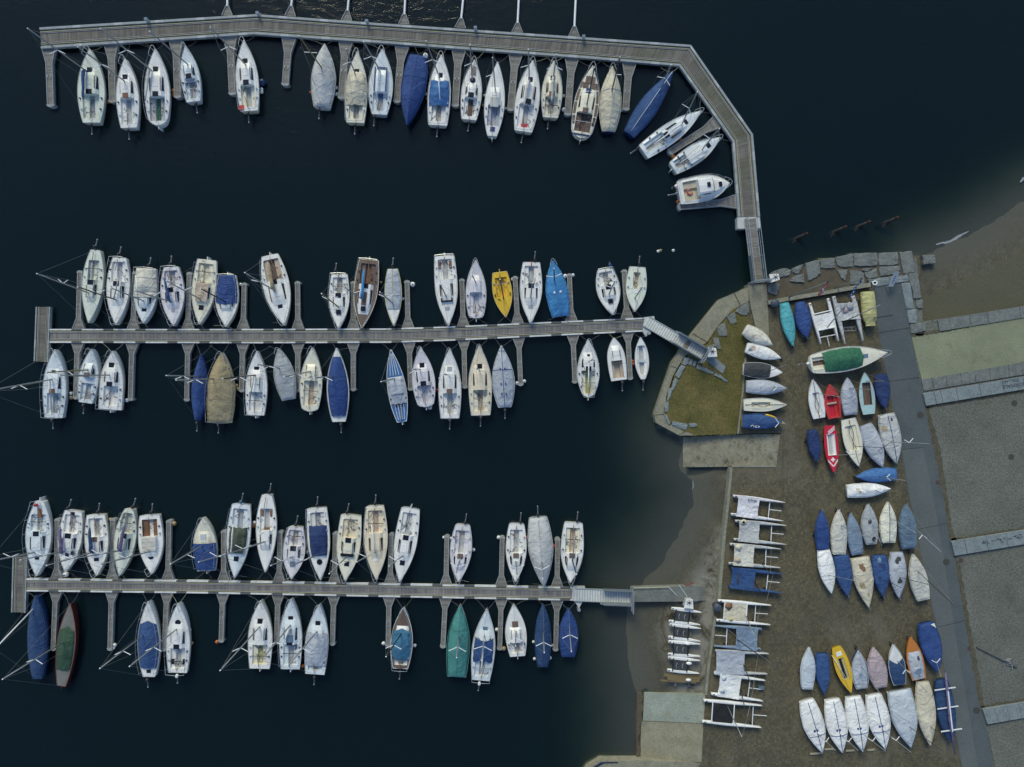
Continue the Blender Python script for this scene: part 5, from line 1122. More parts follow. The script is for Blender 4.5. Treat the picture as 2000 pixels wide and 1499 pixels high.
FMAT = dict(white=WHC, tan=TANC, orange=ORC, navy=NAVC, red=REDC)
ADJ = {'T': 0}
fl = []
for x, y, c, r in FEND:
    near = min(MOORED, key=lambda q: math.hypot((q[0][0] - x) * 1.6, (q[0][1] - y) * .7))
    fl.append([x, y, c, r, near])
seen = {}
for f in fl: seen.setdefault((f[2], f[4][1]), []).append(f)
for (c, near), lst in seen.items():
    lst.sort(key=lambda f: f[1])
    for i, f in enumerate(lst):
        x, y, _, r, nb = f
        side = 'left of' if x < nb[0][0] - 3 else 'right of'
        if len(lst) > 1:
            w_ = ['upper', 'lower'][i] if len(lst) == 2 else ['upper', 'middle', 'lower', 'lowest'][i]
            lab = f'{w_} {c} ball fender {side} {near}'
        else: lab = f'{c} ball fender {side} {near}'
        zf = 1.1 if (x, y) in ((831, 109), (70, 987)) else .24
        p = P(x, y, zf)
        t = thing('fender', lab, 'fender', (p.x, p.y, zf - r), 0, 'ball fenders around the moored boats')
        MB().ball((0, 0, r), r, 1.12, 14, 9).build('ball', FMAT[c], t, True)
        MB().tube([(0, 0, 2.1 * r), (0, 0, 2.1 * r + .10)], [r * .25, r * .18], 8).build('eye', DARK, t)
for x, y, c, lab in ((1286, 491, 'white', 'white floating buoy, left of the pair in open water'), (1290.5, 489.5, 'tan', 'small tan buoy touching a white one in open water'), (1315.5, 489.5, 'white', 'lone white floating buoy in open water below the motorboat')):
    p = P(x, y, .1); t = thing('buoy', lab, 'buoy', (p.x, p.y, -.05)); MB().ball((0, 0, .08), .15, 1, 14, 9).build('ball', FMAT[c], t, True); MB().tube([(0, 0, .22), (0, 0, .3)], .04, 6).build('eye', DARK, t)

# ------------------------------------------------------------------ dinghies ashore
Z0 = YARD
def wheel(parent, x, y, z, r=.17, wd=.14, ax=(0, 1, 0)):
    a = Vector(ax).normalized() * wd / 2; c = Vector((x, y, z)); m = MB(); rs = []
    n = 16; up = Vector((0, 0, 1)); sd_ = a.normalized().cross(up).normalized()
    prof = [(-1, .55), (-.95, .85), (-.5, 1), (.5, 1), (.95, .85), (1, .55)]
    for u, k in prof: rs.append([c + a * u + (up * math.sin(q) + sd_ * math.cos(q)) * r * k for q in [2 * math.pi * i / n for i in range(n)]])
    w_ = m.loft(rs).build('wheel', RUBBER, parent, True)
    MB().tube([c - a * 1.05, c + a * 1.05], r * .45, 10).build('hub', STEEL, w_)
def trolley(bow, stern, wheels, lab):
    zt_ = Z0; pb, ps = P(*bow, zt_), P(*stern, zt_); d = Vector((pb.x - ps.x, pb.y - ps.y, 0)); L = d.length; rz = math.atan2(d.y, d.x)
    t = thing('launching_trolley', ' '.join(f'trolley with black wheel under the {lab}'.split()[:16]), 'trolley', (ps.x, ps.y, Z0), rz, 'launching trolleys in the yard')
    inv = Matrix.Rotation(-rz, 4, 'Z') @ Matrix.Translation(-t.location)
    MB().beam((.4, 0, .17), (L + .15, 0, .17), .05, .05).build('spine', GALV, t)
    MB().beam((.42 * L, -.5, .17), (.42 * L, .5, .17), .05, .05).build('axle', GALV, t)
    for x, y in wheels:
        q = inv @ P(x, y, Z0 + .17); wheel(t, q.x, q.y, .17)
    if not wheels:
        for s_ in (-1, 1): wheel(t, .42 * L, s_ * .5, .17)
    return t
def M(bx, by, tx, ty, **k): return dict(mast=(bx, by, tx, ty), mr=.029, dh=5.5, **k)
def FC(c, r=.28, **k): return dict(full=1, hc=k.pop('hc', c), cov=FULL(c, r, **{'wr': .045, 'wf': 1.03, **k}))
# label, bow, stern, beam, transom, options, wheels
DINGHIES = [
('off white covered dinghy lying half on the lawn, uppermost of its row', (1508, 674), (1455, 643), 28, .72, dict(FC('dirty', .3, wr=.05), spots=((.5, .3, .25, 'beige'), (.35, -.4, .22, 'sand'))), []),
('white upturned looking dinghy with brown smudge at the stern', (1525, 700), (1458, 679), 25, .74, dict(FC('white', .16, wr=.012, hc='white'), spots=((.2, .2, .28, 'sand'), (.12, -.3, .16, 'steel'))), [(1525, 699)]),
('dinghy with charcoal cover and bare white bow', (1528, 728), (1452, 721), 30, .76, dict(hc='white', cov=CV(0, .69, 'char', .25, wf=1.05, wr=.05), **M(1504, 724, 1536, 713)), []),
('dinghy under grey cover with white spreaders near its bow', (1536, 759), (1458, 755), 28, .78, dict(FC('silver', .26), **M(1512, 757, 1532, 757, mh=4.0, sp=.3, sl=.35)), []),
('cream open dinghy with black ropes on its deck', (1536, 791), (1453, 791), 26, .84, dict(hc='cream', dc='cream', ck=(.18, .62), cw=.40, seat=.06, well=.16, fc='cream', kc='cream', ropes=1), []),
('dinghy under blue cover with yellow bow tip and white letters', (1531, 826), (1450, 823), 30, .80, dict(FC('blue', .3, hc='yellow', wr=.05), **M(1515, 826, 1537, 829, mh=3.6, sp=.3, sl=.42)), []),
('slim turquoise covered dinghy right of the grey bin', (1549, 676), (1532, 592), 23, .66, dict(FC('turq', .14, wr=.01)), [(1527, 631), (1546, 677)]),
('dinghy under royal blue cover beside the turquoise one', (1576, 660), (1563, 590), 29, .50, dict(FC('royal', .24), pm=.5), [(1572, 665)]),
('khaki covered dinghy with square ends below the blue flag', (1701, 637), (1695, 570), 26, .86, dict(FC('khaki', .32, wr=.05), p=5.0, bw=.40), [(1676, 589), (1688, 638)]),
('white open dinghy with dark rope loops, left of the red boat', (1588, 742), (1600, 817), 30, .76, dict(hc='white', ck=(.10, .66), cw=.44, seat=.08, well=.2, fc='white', kc='white', ropes=1, **M(1590, 768, 1642, 776)), [(1612, 815)]),
('red open rowing dinghy with a pale thwart', (1621, 751), (1630, 817), 31, .76, dict(hc='red', dc='red', kind='rowing_boat', cat='rowing boat', ck=(.05, .66), cw=.72, seat=.22, well=.34, fc='crimson', kc='red', rc='red', pat=((.44, 0, .95, .16, 'sand'),), **M(1626, 772, 1668, 785, mh=3.4)), []),
('grey covered dinghy between the red boat and the mint one', (1655, 738), (1662, 810), 30, .78, dict(FC('silver', .22), **M(1659, 758, 1703, 762)), []),
('mint green wooden dinghy with brown open interior', (1689, 728), (1697, 809), 30, .72, dict(hc='mint', dc='mint', ck=(.22, .76), cw=.55, seat=.25, well=.3, fc='teak', kc='teak', **M(1690, 745, 1727, 745, mh=3.6, mc='y')), []),
('navy covered dinghy with its bow pointing down beside the path', (1729, 798), (1721, 731), 28, .70, dict(FC('navy', .24)), [(1723, 797)]),
('small navy covered pram dinghy left of the red and white one', (1596, 899), (1587, 840), 23, .72, dict(FC('navy', .15), p=3.2, bw=.22), [(1573, 860), (1599, 856)]),
('red racing dinghy with white stripes and white cross', (1629, 922), (1620, 832), 26, .72, dict(hc='crimson', dc='crimson', ck=(.18, .64), cw=.62, seat=.1, well=.2, kc='white', fc='lgrey', p=2.4, bw=.10, cross=1, rc='crimson', **M(1639, 889, 1682, 887, mh=3.6, sp=.6, sl=.3)), [(1608, 859)]),
('cream open dinghy with a dark spar over its cockpit', (1677, 911), (1657, 819), 36, .76, dict(hc='cream', ck=(.14, .66), cw=.62, seat=.10, well=.2, fc='cream', kc='cream', ropes=1, **M(1670, 872, 1728, 875, mc='d')), [(1671, 910)]),
('silver covered dinghy between two larger dinghies above the blue one', (1724, 913), (1691, 830), 34, .66, dict(FC('silver', .24), **M(1714, 882, 1742, 863, mh=3.6, mc='d')), []),
('large grey covered dinghy with blue centre rope beside the path', (1751, 905), (1732, 809), 38, .76, dict(FC('lgrey', .2, rl='blue'), spots=((.3, -.45, .28, 'tan'), (.15, .4, .12, 'char')), **M(1739, 864, 1815, 867, mc='g', sp=.5, sl=.4)), [(1741, 902)]),
('sky blue covered dinghy pointing left', (1673, 932), (1751, 926), 27, .80, dict(FC('sky', .25, wr=.05), **M(1717, 932, 1769, 939, sp=.3, sl=.3)), [(1670, 931)]),
('white covered dinghy pointing right below the sky blue one', (1739, 955), (1655, 960), 27, .86, dict(FC('white', .26, wr=.05), spots=((.22, .2, .24, 'beige'), (.3, -.2, .16, 'sand')), **M(1709, 958, 1738, 971, mc='d')), []),
('royal blue covered dinghy, leftmost of the row of six', (1605, 997), (1608, 1075), 26, .78, dict(FC('royal', .2)), [(1601, 1000), (1589, 1043), (1621, 1044)]),
('off white covered dinghy second from left in the row of six', (1639, 996), (1639, 1083), 30, .78, dict(FC('dirty', .2), **M(1643, 1027, 1686, 1047)), [(1633, 996)]),
('bluish grey covered slim dinghy third from left in that row', (1662, 1003), (1675, 1083), 27, .78, dict(FC('steel', .2)), [(1658, 1004)]),
('mottled grey covered dinghy with soot marks', (1696, 985), (1702, 1063), 31, .62, dict(FC('grey', .2), spots=((.25, .1, .4, 'lgrey'), (.15, -.3, .2, 'char'), (.6, .2, .2, 'char')), **M(1707, 1023, 1722, 1066, mh=3.6)), [(1688, 991)]),
('cream covered dinghy with blue forked rope', (1735, 981), (1736, 1060), 31, .76, dict(FC('cream', .2, rl='blue'), **M(1740, 1012, 1789, 1041, mc='g')), []),
('slate blue covered dinghy, rightmost of the row of six', (1770, 985), (1776, 1071), 33, .82, dict(FC('slate', .3), **M(1775, 1021, 1838, 1078, mc='g', sp=.45, sl=.35)), [(1755, 1030), (1775, 1078)]),
('white covered dinghy, leftmost with its stern against the royal blue one', (1624, 1159), (1609, 1075), 29, .74, dict(FC('white', .2), **M(1616, 1124, 1671, 1135)), []),
('blue covered dinghy with square stern in the lower row', (1656, 1164), (1643, 1085), 31, .90, dict(FC('blue', .15, wr=.015)), [(1647, 1157)]),
('large stained beige covered dinghy with narrow bow', (1697, 1187), (1680, 1089), 37, .94, dict(FC('beige', .25, wr=.05), p=1.5, spots=((.2, .1, .28, 'brown'), (.55, -.3, .3, 'tan'), (.75, .2, .22, 'tan'))), [(1687, 1176)]),
('dark blue covered dinghy with dirty patches', (1725, 1166), (1718, 1085), 33, .76, dict(FC('blue', .28, wr=.06), p=1.6, spots=((.3, .2, .35, 'navy'), (.55, -.3, .22, 'navy'), (.12, -.2, .2, 'steel')), **M(1724, 1132, 1760, 1148, mc='d')), [(1723, 1170)]),
('silver covered dinghy with black burnt looking stern', (1756, 1168), (1752, 1079), 33, .62, dict(FC('silver', .28, wr=.06), p=1.7, spots=((.18, .1, .32, 'char'), (.4, -.2, .26, 'grey'), (.62, 0, .22, 'char')), **M(1757, 1128, 1813, 1142, mc='d')), [(1752, 1165)]),
('beige covered dinghy pointing up at the path edge', (1784, 1083), (1804, 1172), 33, .70, dict(FC('dirty', .2), **M(1792, 1116, 1868, 1187, mc='d')), []),
('pale bluish white covered dinghy, leftmost of the lower block', (1581, 1265), (1577, 1346), 27, .72, dict(FC('pale', .16, wr=.02)), [(1561, 1311)]),
('blue covered dinghy with pale sticker, bow pointing down', (1610, 1356), (1606, 1277), 27, .80, dict(FC('blue', .16)), []),
('yellow open dinghy with white seat and dark interior', (1662, 1353), (1634, 1265), 29, .58, dict(hc='yellow', dc='yellow', ck=(.24, .70), cw=.46, seat=.06, well=.14, kc='straw', fc='black', rc='yellow', pat=((.14, 0, .52, .40, 'white'),), **M(1656, 1329, 1625, 1281, mh=1.7, mc='w')), []),
('grey covered dinghy with blue rim', (1676, 1271), (1683, 1345), 33, .64, dict(FC('silver', .22, hc='blue', wf=.93), spots=((.1, -.1, .28, 'grey'), (.35, .2, .2, 'steel')), **M(1683, 1301, 1720, 1357)), [(1671, 1264)]),
('pinkish grey covered dinghy with a long tiller', (1706, 1265), (1721, 1343), 35, .62, dict(FC('pink', .22)), [(1701, 1268)]),
('blue covered dinghy with white bow panel', (1746, 1260), (1757, 1337), 32, .72, dict(hc='white', cov=CV(0, .66, 'dblue', .25, wf=1.03, cut1=.14, lift=.06), **M(1755, 1291, 1810, 1352, sp=.3, sl=.35)), [(1739, 1257)]),
('orange dinghy with crumpled silver cover', (1779, 1245), (1795, 1327), 32, .82, dict(hc='orange', dc='orange', cov=CV(.02, .66, 'silver', .35, wf=.92, wr=.09), rc='orange', spots=((.3, 0, .3, 'steel'), (.6, .3, .2, 'grey'), (.8, -.2, .18, 'char'))), [(1772, 1246)]),
('blue covered dinghy with white corner patch at the path edge', (1832, 1314), (1809, 1217), 39, .72, dict(FC('royal', .22), **M(1802, 1290, 1838, 1322, sp=.3, sl=.4)), []),
('white covered racing dinghy with blue rope, leftmost of four', (1606, 1470), (1576, 1368), 40, .66, dict(FC('white', .22, rl='royal', strap=('royal', .66)), p=1.8, pm=.46, dots=1, **M(1597, 1434, 1632, 1466, sp=.5, sl=.35)), []),
('white covered racing dinghy with blue rope, second of four', (1645, 1470), (1626, 1366), 40, .66, dict(FC('white', .22, rl='royal', strap=('royal', .66)), p=1.8, pm=.46, dots=1, **M(1640, 1434, 1676, 1466, sp=.5, sl=.35)), []),
('white covered racing dinghy with blue rope, third of four', (1685, 1468), (1667, 1361), 41, .66, dict(FC('white', .22, rl='royal', strap=('royal', .66)), p=1.8, pm=.46, dots=1, **M(1680, 1430, 1730, 1468, sp=.5, sl=.35)), []),
('white covered racing dinghy with blue rope, rightmost of four', (1729, 1463), (1707, 1357), 42, .64, dict(FC('white', .22, rl='royal', strap=('royal', .66)), p=1.8, pm=.46, dots=1, **M(1724, 1426, 1780, 1470, sp=.5, sl=.35)), []),
('broad pale blue grey covered dinghy in the bottom row', (1779, 1460), (1757, 1349), 49, .90, dict(FC('pale', .35), p=1.8, **M(1777, 1419, 1842, 1468, mc='d')), []),
('long beige covered boat in the bottom row', (1817, 1456), (1803, 1332), 36, .58, dict(FC('beige', .25), **M(1818, 1420, 1858, 1447, mc='d')), []),
('dark navy boat with white cross bars and furled sail on top', (1858, 1450), (1839, 1328), 35, .60, dict(FC('dblue', .2), p=2.6, bars=1), []),
]
for lab, bow, stern, beam, tr, o, wh in DINGHIES:
    o = dict(o); ok = o.pop('ropes', 0); dots = o.pop('dots', 0); cross = o.pop('cross', 0); bars = o.pop('bars', 0)
    o.update(land=True, base=Z0, fs=.62, fb=.74, lift=.26, label=lab)
    o.setdefault('kind', 'dinghy'); o.setdefault('cat', 'dinghy'); o['group'] = 'boats parked in the yard'
    root, h, loc, L = boat('L', 0, '', bow, stern, beam, tr, o)
    if ok:
        R = random.Random(int(bow[0])); m = MB(); a, b = o['ck']
        for s_ in (-1, 1): m.tube([((a + (b - a) * k / 6) * L, s_ * (.10 + .10 * math.sin(k * 1.3 + bow[0])), h.z(.4) + .02) for k in range(7)], .022, 4)
        m.tube([(.05 * L, 0, h.z(0) + .09), (a * L, .02, h.z(0) + .08)], .02, 4); m.tube([(b * L, 0, h.z(.7) + .08), (.95 * L, .03, h.z(.95) + .08)], .02, 4)
        m.build('sheet_rope', ROPEB, root)
        MB().box(.02 * L, .10 * L, -.03, .03, h.z(0) + .04, h.z(0) + .11).build('tiller', G('wood'), root)
    if dots:
        for s_ in (-1, 1): MB().tube([(.56 * L, s_ * .13 - .05, h.z(.5) + .20), (.56 * L, s_ * .13 - .05, h.z(.5) + .30)], .10, 12).build('blue_patch', K('royal'), root)
    if cross:
        x = .735 * L; z = h.z(.77) + .052
        for a, b in ((.20, .07), (.07, .20)): MB().box(x - a, x + a, -b, b, z - .03, z + .012 + a * .02).build('white_cross', G('white'), root)
        m = MB()
        for k in (0, .12): m.beam((.735 * L + k, h.b(.74) * .95, z), (.875 * L + k, 0, z + .01), .05, .02); m.beam((.735 * L + k, -h.b(.74) * .95, z + .002), (.875 * L + k, 0, z + .012), .05, .02)
        for k in (0, .14, .28): m.beam((.02 * L + k, h.b(.03) * .9, h.z(0) + .06), (.13 * L + k, -h.b(.1) * .4, h.z(0) + .06), .06, .02)
        m.build('white_stripe', G('white'), root)
    if bars:
        for t in (.12, .42, .78): MB().beam((t * L, -1.0, h.z(t) + .36), (t * L, 1.0, h.z(t) + .36), .09, .07).build('cross_bar', ALUW, root)
        MB().tube([(-.9, .15, h.z(0) + .55), (.3 * L, .05, h.z(0) + .55), (.6 * L, -.05, h.z(0) + .52), (L + .9, -.1, h.z(1) + .5)], [.06, .16, .14, .05], 8).build('furled_sail', K('purple'), root, True)
        MB().tube([(.14 * L, .08, h.z(0) + .68), (.78 * L, -.05, h.z(0) + .68)], .06, 7).build('boom', ALUW, root)
    if 'letters' in lab:
        stroke([[(1467 + x * .05, 830 + y * .05) for x, y in q] for q in (((0, 60), (20, 20), (80, 0), (120, 30), (110, 80)), ((170, 60), (190, 30), (240, 20)), ((170, 60), (200, 90), (250, 80)), ((280, 20), (310, 90), (340, 40)))], .62 + Z0 + .28, .05, root, G('white'), 'cover_lettering')
        o_ = root.children[-1]; o_.rotation_euler = (0, 0, -root.rotation_euler[2])
        m = MB().tube([(t * L, h.b(t) * 1.0 , h.z(t) + .05) for t in (.54, .6, .68, .76, .84)], [.05, .1, .1, .08, .04], 6).build('yellow_gunwale', G('yellow'), root, True)
        MB().prism([(.945 * L, -.14), (1.01 * L, 0), (.945 * L, .14)], h.z(1), h.z(1) + .12).build('bow_cap', G('yellow'), root)
    if 'corner' in lab: MB().add([(.03 * L, h.b(.03) * .96, h.z(0) + .10), (.13 * L, h.b(.1) * .98, h.z(0) + .10), (.03 * L, h.b(.03) * .35, h.z(0) + .22)], [(0, 2, 1)]).build('white_patch', K('white'), root)
    trolley(bow, stern, wh, lab.split(',')[0].replace('looking ', '').split(' with ')[0].split(' lying')[0].split(' between')[0] + ('' if ' with ' not in lab else ' with' + lab.split(' with', 1)[1].split(',')[0])) if wh else None

# keelboat ashore under a green cover
root, h, loc, L = boat('L', 0, '', (1733, 689), (1583, 712), 48, .72, dict(land=True, base=Z0, fs=1.15, fb=1.35, lift=.5, kind='sailboat', cat='sailboat', label='white keelboat ashore under a dark green cover with pulpit', hc='white', dc='cream', ck=(.03, .22), cw=.5, kc='cream', fc='teak', well=.3,
    cov=CV(.17, .66, 'green', .5, wf=.97, cut0=-.0, cut1=-.03), rail=1, line=0, rs=.03, hat=((.72, .36, .42, 'slate'),), ob=(.05, True, 'white'), group='boats parked in the yard', draft=.4))
t = thing('boat_cradle', 'steel cradle carrying the white keelboat with green cover', 'cradle', (root.location.x, root.location.y, Z0), root.rotation_euler[2])
for x in (.25, .65):
    MB().beam((x * L, -.9, .08), (x * L, .9, .08), .12, .12).build('cross_beam', GALV, t)
    for s_ in (-1, 1): MB().beam((x * L, s_ * .85, .1), (x * L, s_ * .7, .75), .08, .08).build('prop', GALV, t)

# ------------------------------------------------------------------ catamarans
def catamaran(label, As, At, Bs, Bt, col, tramp, t0=.10, t1=.46, hw=.36, mast=None, cover=0, beams=0, dolly=1, stain=None, base=Z0 + .18, zt=.42, group='catamarans on the beach side of the yard', cross_t=.72, small=False, hulltop=None):
    zd = base + zt
    a0, a1, b0, b1 = P(*As, zd), P(*At, zd), P(*Bs, zd), P(*Bt, zd)
    o = (a0 + b0) / 2; d = (a1 + b1) / 2 - o; rz = math.atan2(d.y, d.x); L = Vector((d.x, d.y, 0)).length
    root = thing('catamaran', label, 'catamaran', (o.x, o.y, base), rz, group)
    inv = Matrix.Rotation(-rz, 4, 'Z') @ Matrix.Translation(-root.location)
    ends = [[inv @ a0, inv @ a1], [inv @ b0, inv @ b1]]
    def hp(k, t): return ends[k][0].lerp(ends[k][1], t)
    for k in (0, 1):
        rs = []
        for t in (0, .03, .1, .25, .4, .55, .7, .82, .91, .97, 1.0):
            c = hp(k, t); w_ = hw / 2 * (min(1, .62 + 1.2 * t) if t < .32 else max(.04, 1 - ((t - .32) / .68) ** 2.0)); zb_ = -zt + .02 + (.25 * ((t - .7) / .3) ** 2 if t > .7 else 0)
            tz = zt + .04 * t
            rs.append([(c.x, c.y + w_ * .55, tz + .03), (c.x, c.y + w_, tz - .05), (c.x, c.y + w_ * .85, tz * .45), (c.x, c.y + w_ * .2, .0 + (tz * .5 if t > .98 else 0)), (c.x, c.y - w_ * .2, .0 + (tz * .5 if t > .98 else 0)), (c.x, c.y - w_ * .85, tz * .45), (c.x, c.y - w_, tz - .05), (c.x, c.y - w_ * .55, tz + .03)])
        hm = K(col) if cover else G(col)
        hu = MB().loft(rs).build('hull', hm, root, not small)
        if not small or True:
            c = hp(k, .045); MB().box(c.x - .09, c.x + .09, c.y - .04, c.y + .04, zt + .02, zt + .05).build('rudder_fitting', DARK, hu)
    ia, ib = (0, 1) if ends[0][0].y > ends[1][0].y else (1, 0)
    # trampoline or covered deck
    nx, ny_ = 16, 13; m = MB(); sd_ = random.Random(int(As[0] * 7 + As[1])).uniform(0, 50)
    for i in range(nx):
        for j in range(ny_):
            u, v = i / (nx - 1), j / (ny_ - 1); e = -hw * .35 if cover else hw * .3
            p, q = hp(ia, t0 + (t1 - t0) * u), hp(ib, t0 + (t1 - t0) * u)
            y = (p.y - e) * (1 - v) + (q.y + e) * v; x = p.x * (1 - v) + q.x * v
            if cover: x += .10 * math.sin(v * math.pi) * (1 if u < .5 else -1) * (.6 + .4 * noise.noise(Vector((v * 4, sd_, u))))
            sag = math.sin(math.pi * v) * math.sin(math.pi * u)
            z = zt + (.07 if cover else .03) + (.10 * abs(noise.noise(Vector((x * 1.4 + sd_, y * 1.4, 0)))) + .05 * noise.noise(Vector((x * 4 + sd_, y * 4, 3))) - .08 * sag if cover else -.03 * sag)
            m.v.append((x, y, z))
    for i in range(nx - 1):
        for j in range(ny_ - 1): a = i * ny_ + j; m.f.append((a, a + ny_, a + ny_ + 1, a + 1))
    tr = m.build('deck_cover' if cover else 'trampoline', K(tramp), root, True)
    for s_, (u, v, r, c_, *asp) in enumerate(stain or ()):
        ax_, ay_ = asp or (1.15, 1)
        i, j = int(u * (nx - 1)), int(v * (ny_ - 1)); c = Vector(m.v[i * ny_ + j]); R = random.Random(s_ + int(As[1])); pts = []
        for q in range(14):
            a = 2 * math.pi * q / 14; rr = r * R.uniform(.7, 1.2); pts.append((c.x + rr * math.cos(a) * ax_, c.y + rr * math.sin(a) * ay_))
        # puddle of dirty water and leaves collected in the sagging cover
        MB().prism(pts, c.z + .0, c.z + .075).build('leaf_puddle', K(c_), tr, True)
    bx = [.10, .46] if not beams else beams
    for t in bx if (not cover or beams) else []:
        p, q = hp(0, t), hp(1, t); MB().tube([(p.x, p.y, zt + .05), (q.x, q.y, zt + .05)], .055, 8).build('cross_beam', DARK if small else ALUW, root)
    if dolly:
        dl = thing('catamaran_dolly', f'axle dolly under the {label}'[:400], 'dolly', (o.x, o.y, Z0), rz, 'dollies under the catamarans')
        words_ = label.split(); dl['label'] = 'axle dolly under the ' + ' '.join(words_[:12])
        p, q = hp(0, cross_t), hp(1, cross_t); zz_ = base - Z0 + zt * .45
        MB().tube([(p.x, p.y, zz_), (q.x, q.y, zz_)], .045, 8).build('axle', ALUW, dl)
        MB().tube([((p.x + q.x) / 2, (p.y + q.y) / 2, zz_), ((p.x + q.x) / 2 + .24 * L, (p.y + q.y) / 2, zz_ - .05)], .035, 6).build('handle', ALUW, dl)
        for w_ in (p, q):
            wy = w_.y + (.16 if w_.y < (p.y + q.y) / 2 else -.16)
            wheel(dl, w_.x, wy, .2, .2, .18)
    if mast:
        bx_, by_, tx, ty = mast[:4]; b_ = inv @ P(bx_, by_, zd); hm = mast[5] if len(mast) > 5 else mast_height((bx_, by_), (tx, ty), 5, zd)
        e_ = inv @ P(tx, ty, hm)
        mm = MB().tube([b_, e_], [.05, .035], 7).build('mast', {'d': DARK, 'g': ALU, 'w': ALUW}[mast[4]], root, True)
        MB().tube([e_, hp(0, .8) + Vector((0, 0, zt * 0))], .010, 4).build('stay', STEEL, mm)
    return root, hp, zt
CATS = [
('lilac white catamaran with dark lettering on its cover, uppermost of the column', (1433, 969), (1534, 982), (1429, 1005), (1530.5, 1018), 'lilac', 'lilac', dict(cover=1, t0=.08, t1=.50)),
('off white covered catamaran with one mouldy patch', (1437, 1018), (1537, 1027), (1434, 1054), (1536, 1064), 'lgrey', 'lgrey', dict(cover=1, t0=.06, t1=.47, stain=((.22, .12, .28, 'beige'), (.2, .1, .12, 'char')))),
('off white covered catamaran with two brown puddles', (1426.5, 1063.5), (1526, 1073), (1424, 1101), (1525, 1109.6), 'lgrey', 'dirty', dict(cover=1, t0=.07, t1=.47, stain=((.22, .22, .28, 'beige'), (.22, .75, .30, 'sand')), mast=(1474, 1087, 1505, 1121, 'd'))),
('blue covered catamaran with a dark folded puddle', (1429, 1111), (1530.5, 1122), (1425, 1146), (1527, 1159), 'blue', 'blue', dict(cover=1, t0=.0, t1=.46, stain=((.32, .55, .24, 'char', .30, 2.6),), mast=(1475, 1139, 1497, 1176, 'd'))),
('white catamaran with beige trampoline cover and a big rust brown stain', (1403, 1174), (1507, 1183), (1400, 1212), (1505, 1221), 'white', 'beige', dict(cover=0, t0=.11, t1=.55, stain=((.24, .22, .36, 'brown'), (.35, .93, .18, 'khaki')), mast=(1457, 1203, 1473, 1242, 'g'), beams=(.12, .54))),
('slate covered catamaran pointing the other way', (1488, 1230), (1396, 1223), (1486, 1269), (1394, 1262.5), 'steel', 'steel', dict(cover=1, t0=.08, t1=.55, mast=(1439, 1249, 1518, 1306, 'd'))),
('silver covered catamaran with a red bow tip', (1398, 1272), (1502, 1277.6), (1397, 1314), (1499, 1317), 'lgrey', 'silver', dict(cover=1, t0=.0, t1=.55, mast=(1452, 1298, 1470, 1346, 'd'), dolly=0)),
('bright white covered catamaran with creased grey patches', (1396, 1316), (1495, 1330), (1390, 1356), (1490, 1370), 'white', 'white', dict(cover=1, t0=.10, t1=.53, mast=(1447, 1348, 1459, 1404, 'd'), stain=((.25, .2, .25, 'pale'), (.25, .75, .25, 'pale')))),
('white catamaran with bare black trampoline at the lower slipway', (1375, 1369), (1489, 1379), (1372, 1410), (1487, 1421.6), 'white', 'black', dict(cover=0, t0=.17, t1=.50, mast=(1421, 1380, 1449, 1440, 'g'), beams=(.15, .52), cross_t=.86)),
]
for lab, a, b, c, d, col, tr_, kw in CATS: catamaran(lab, a, b, c, d, col, tr_, **kw)
cat0 = [o for o in C.collection.objects if o.get('category') == 'catamaran'][0]
inv = cat0.matrix_basis.inverted()
lm = MB()
for i in range(9): x = 1462.5 + i * 2.0; p = P(x, 976.8 + i * .28, Z0 + .85); lm.box(p.x - .04, p.x + .035, p.y - .09 + .03 * (i % 2), p.y + .09 - .04 * (i % 3), Z0 + .795, Z0 + .80)
lo = lm.build('cover_lettering', INK, None); lo.parent = cat0; lo.matrix_parent_inverse = inv
CG2 = 'catamarans at the top of the yard'
catamaran('white catamaran with hard white deck panels and dark centre line', (1582, 592), (1604, 673), (1618, 583), (1638, 667), 'white', 'white', t0=.32, t1=.66, hw=.34, base=Z0 + .2, mast=(1616, 640, 1651, 597, 'g', 5.5), beams=(.28, .67), group=CG2, cross_t=.84)
r_, hp, zt_ = catamaran('weathered white covered catamaran with stained deck below the blue flag', (1629, 579), (1651, 673), (1667, 578), (1686, 667), 'lgrey', 'lgrey', cover=1, t0=.14, t1=.52, hw=.46, base=Z0 + .2, mast=(1657, 625, 1719, 596, 'g'), stain=((.25, .35, .34, 'grey'), (.45, .62, .3, 'pink'), (.2, .7, .25, 'grey')), group=CG2, dolly=0)
p_ = [hp(0, .66), hp(1, .66)]
t = thing('luggage_frame', 'empty wire frame trolley between the hulls of the weathered catamaran', 'frame', P(1660, 643, Z0)); o_ = t.location
m = MB()
for y in (640, 647): m.tube([P(1648, y, Z0 + .15) - o_, P(1672, y - 1, Z0 + .15) - o_], .025, 5)
for x in (1648, 1656, 1664, 1672): m.tube([P(x, 640, Z0 + .15) - o_, P(x, 647, Z0 + .15) - o_], .02, 5)
m.build('wire_grid', STEEL, t)
for x in (1650, 1670): MB().tube([P(x, 643, Z0) - o_, P(x, 643, Z0 + .16) - o_], .03, 6).build('foot', STEEL, t)
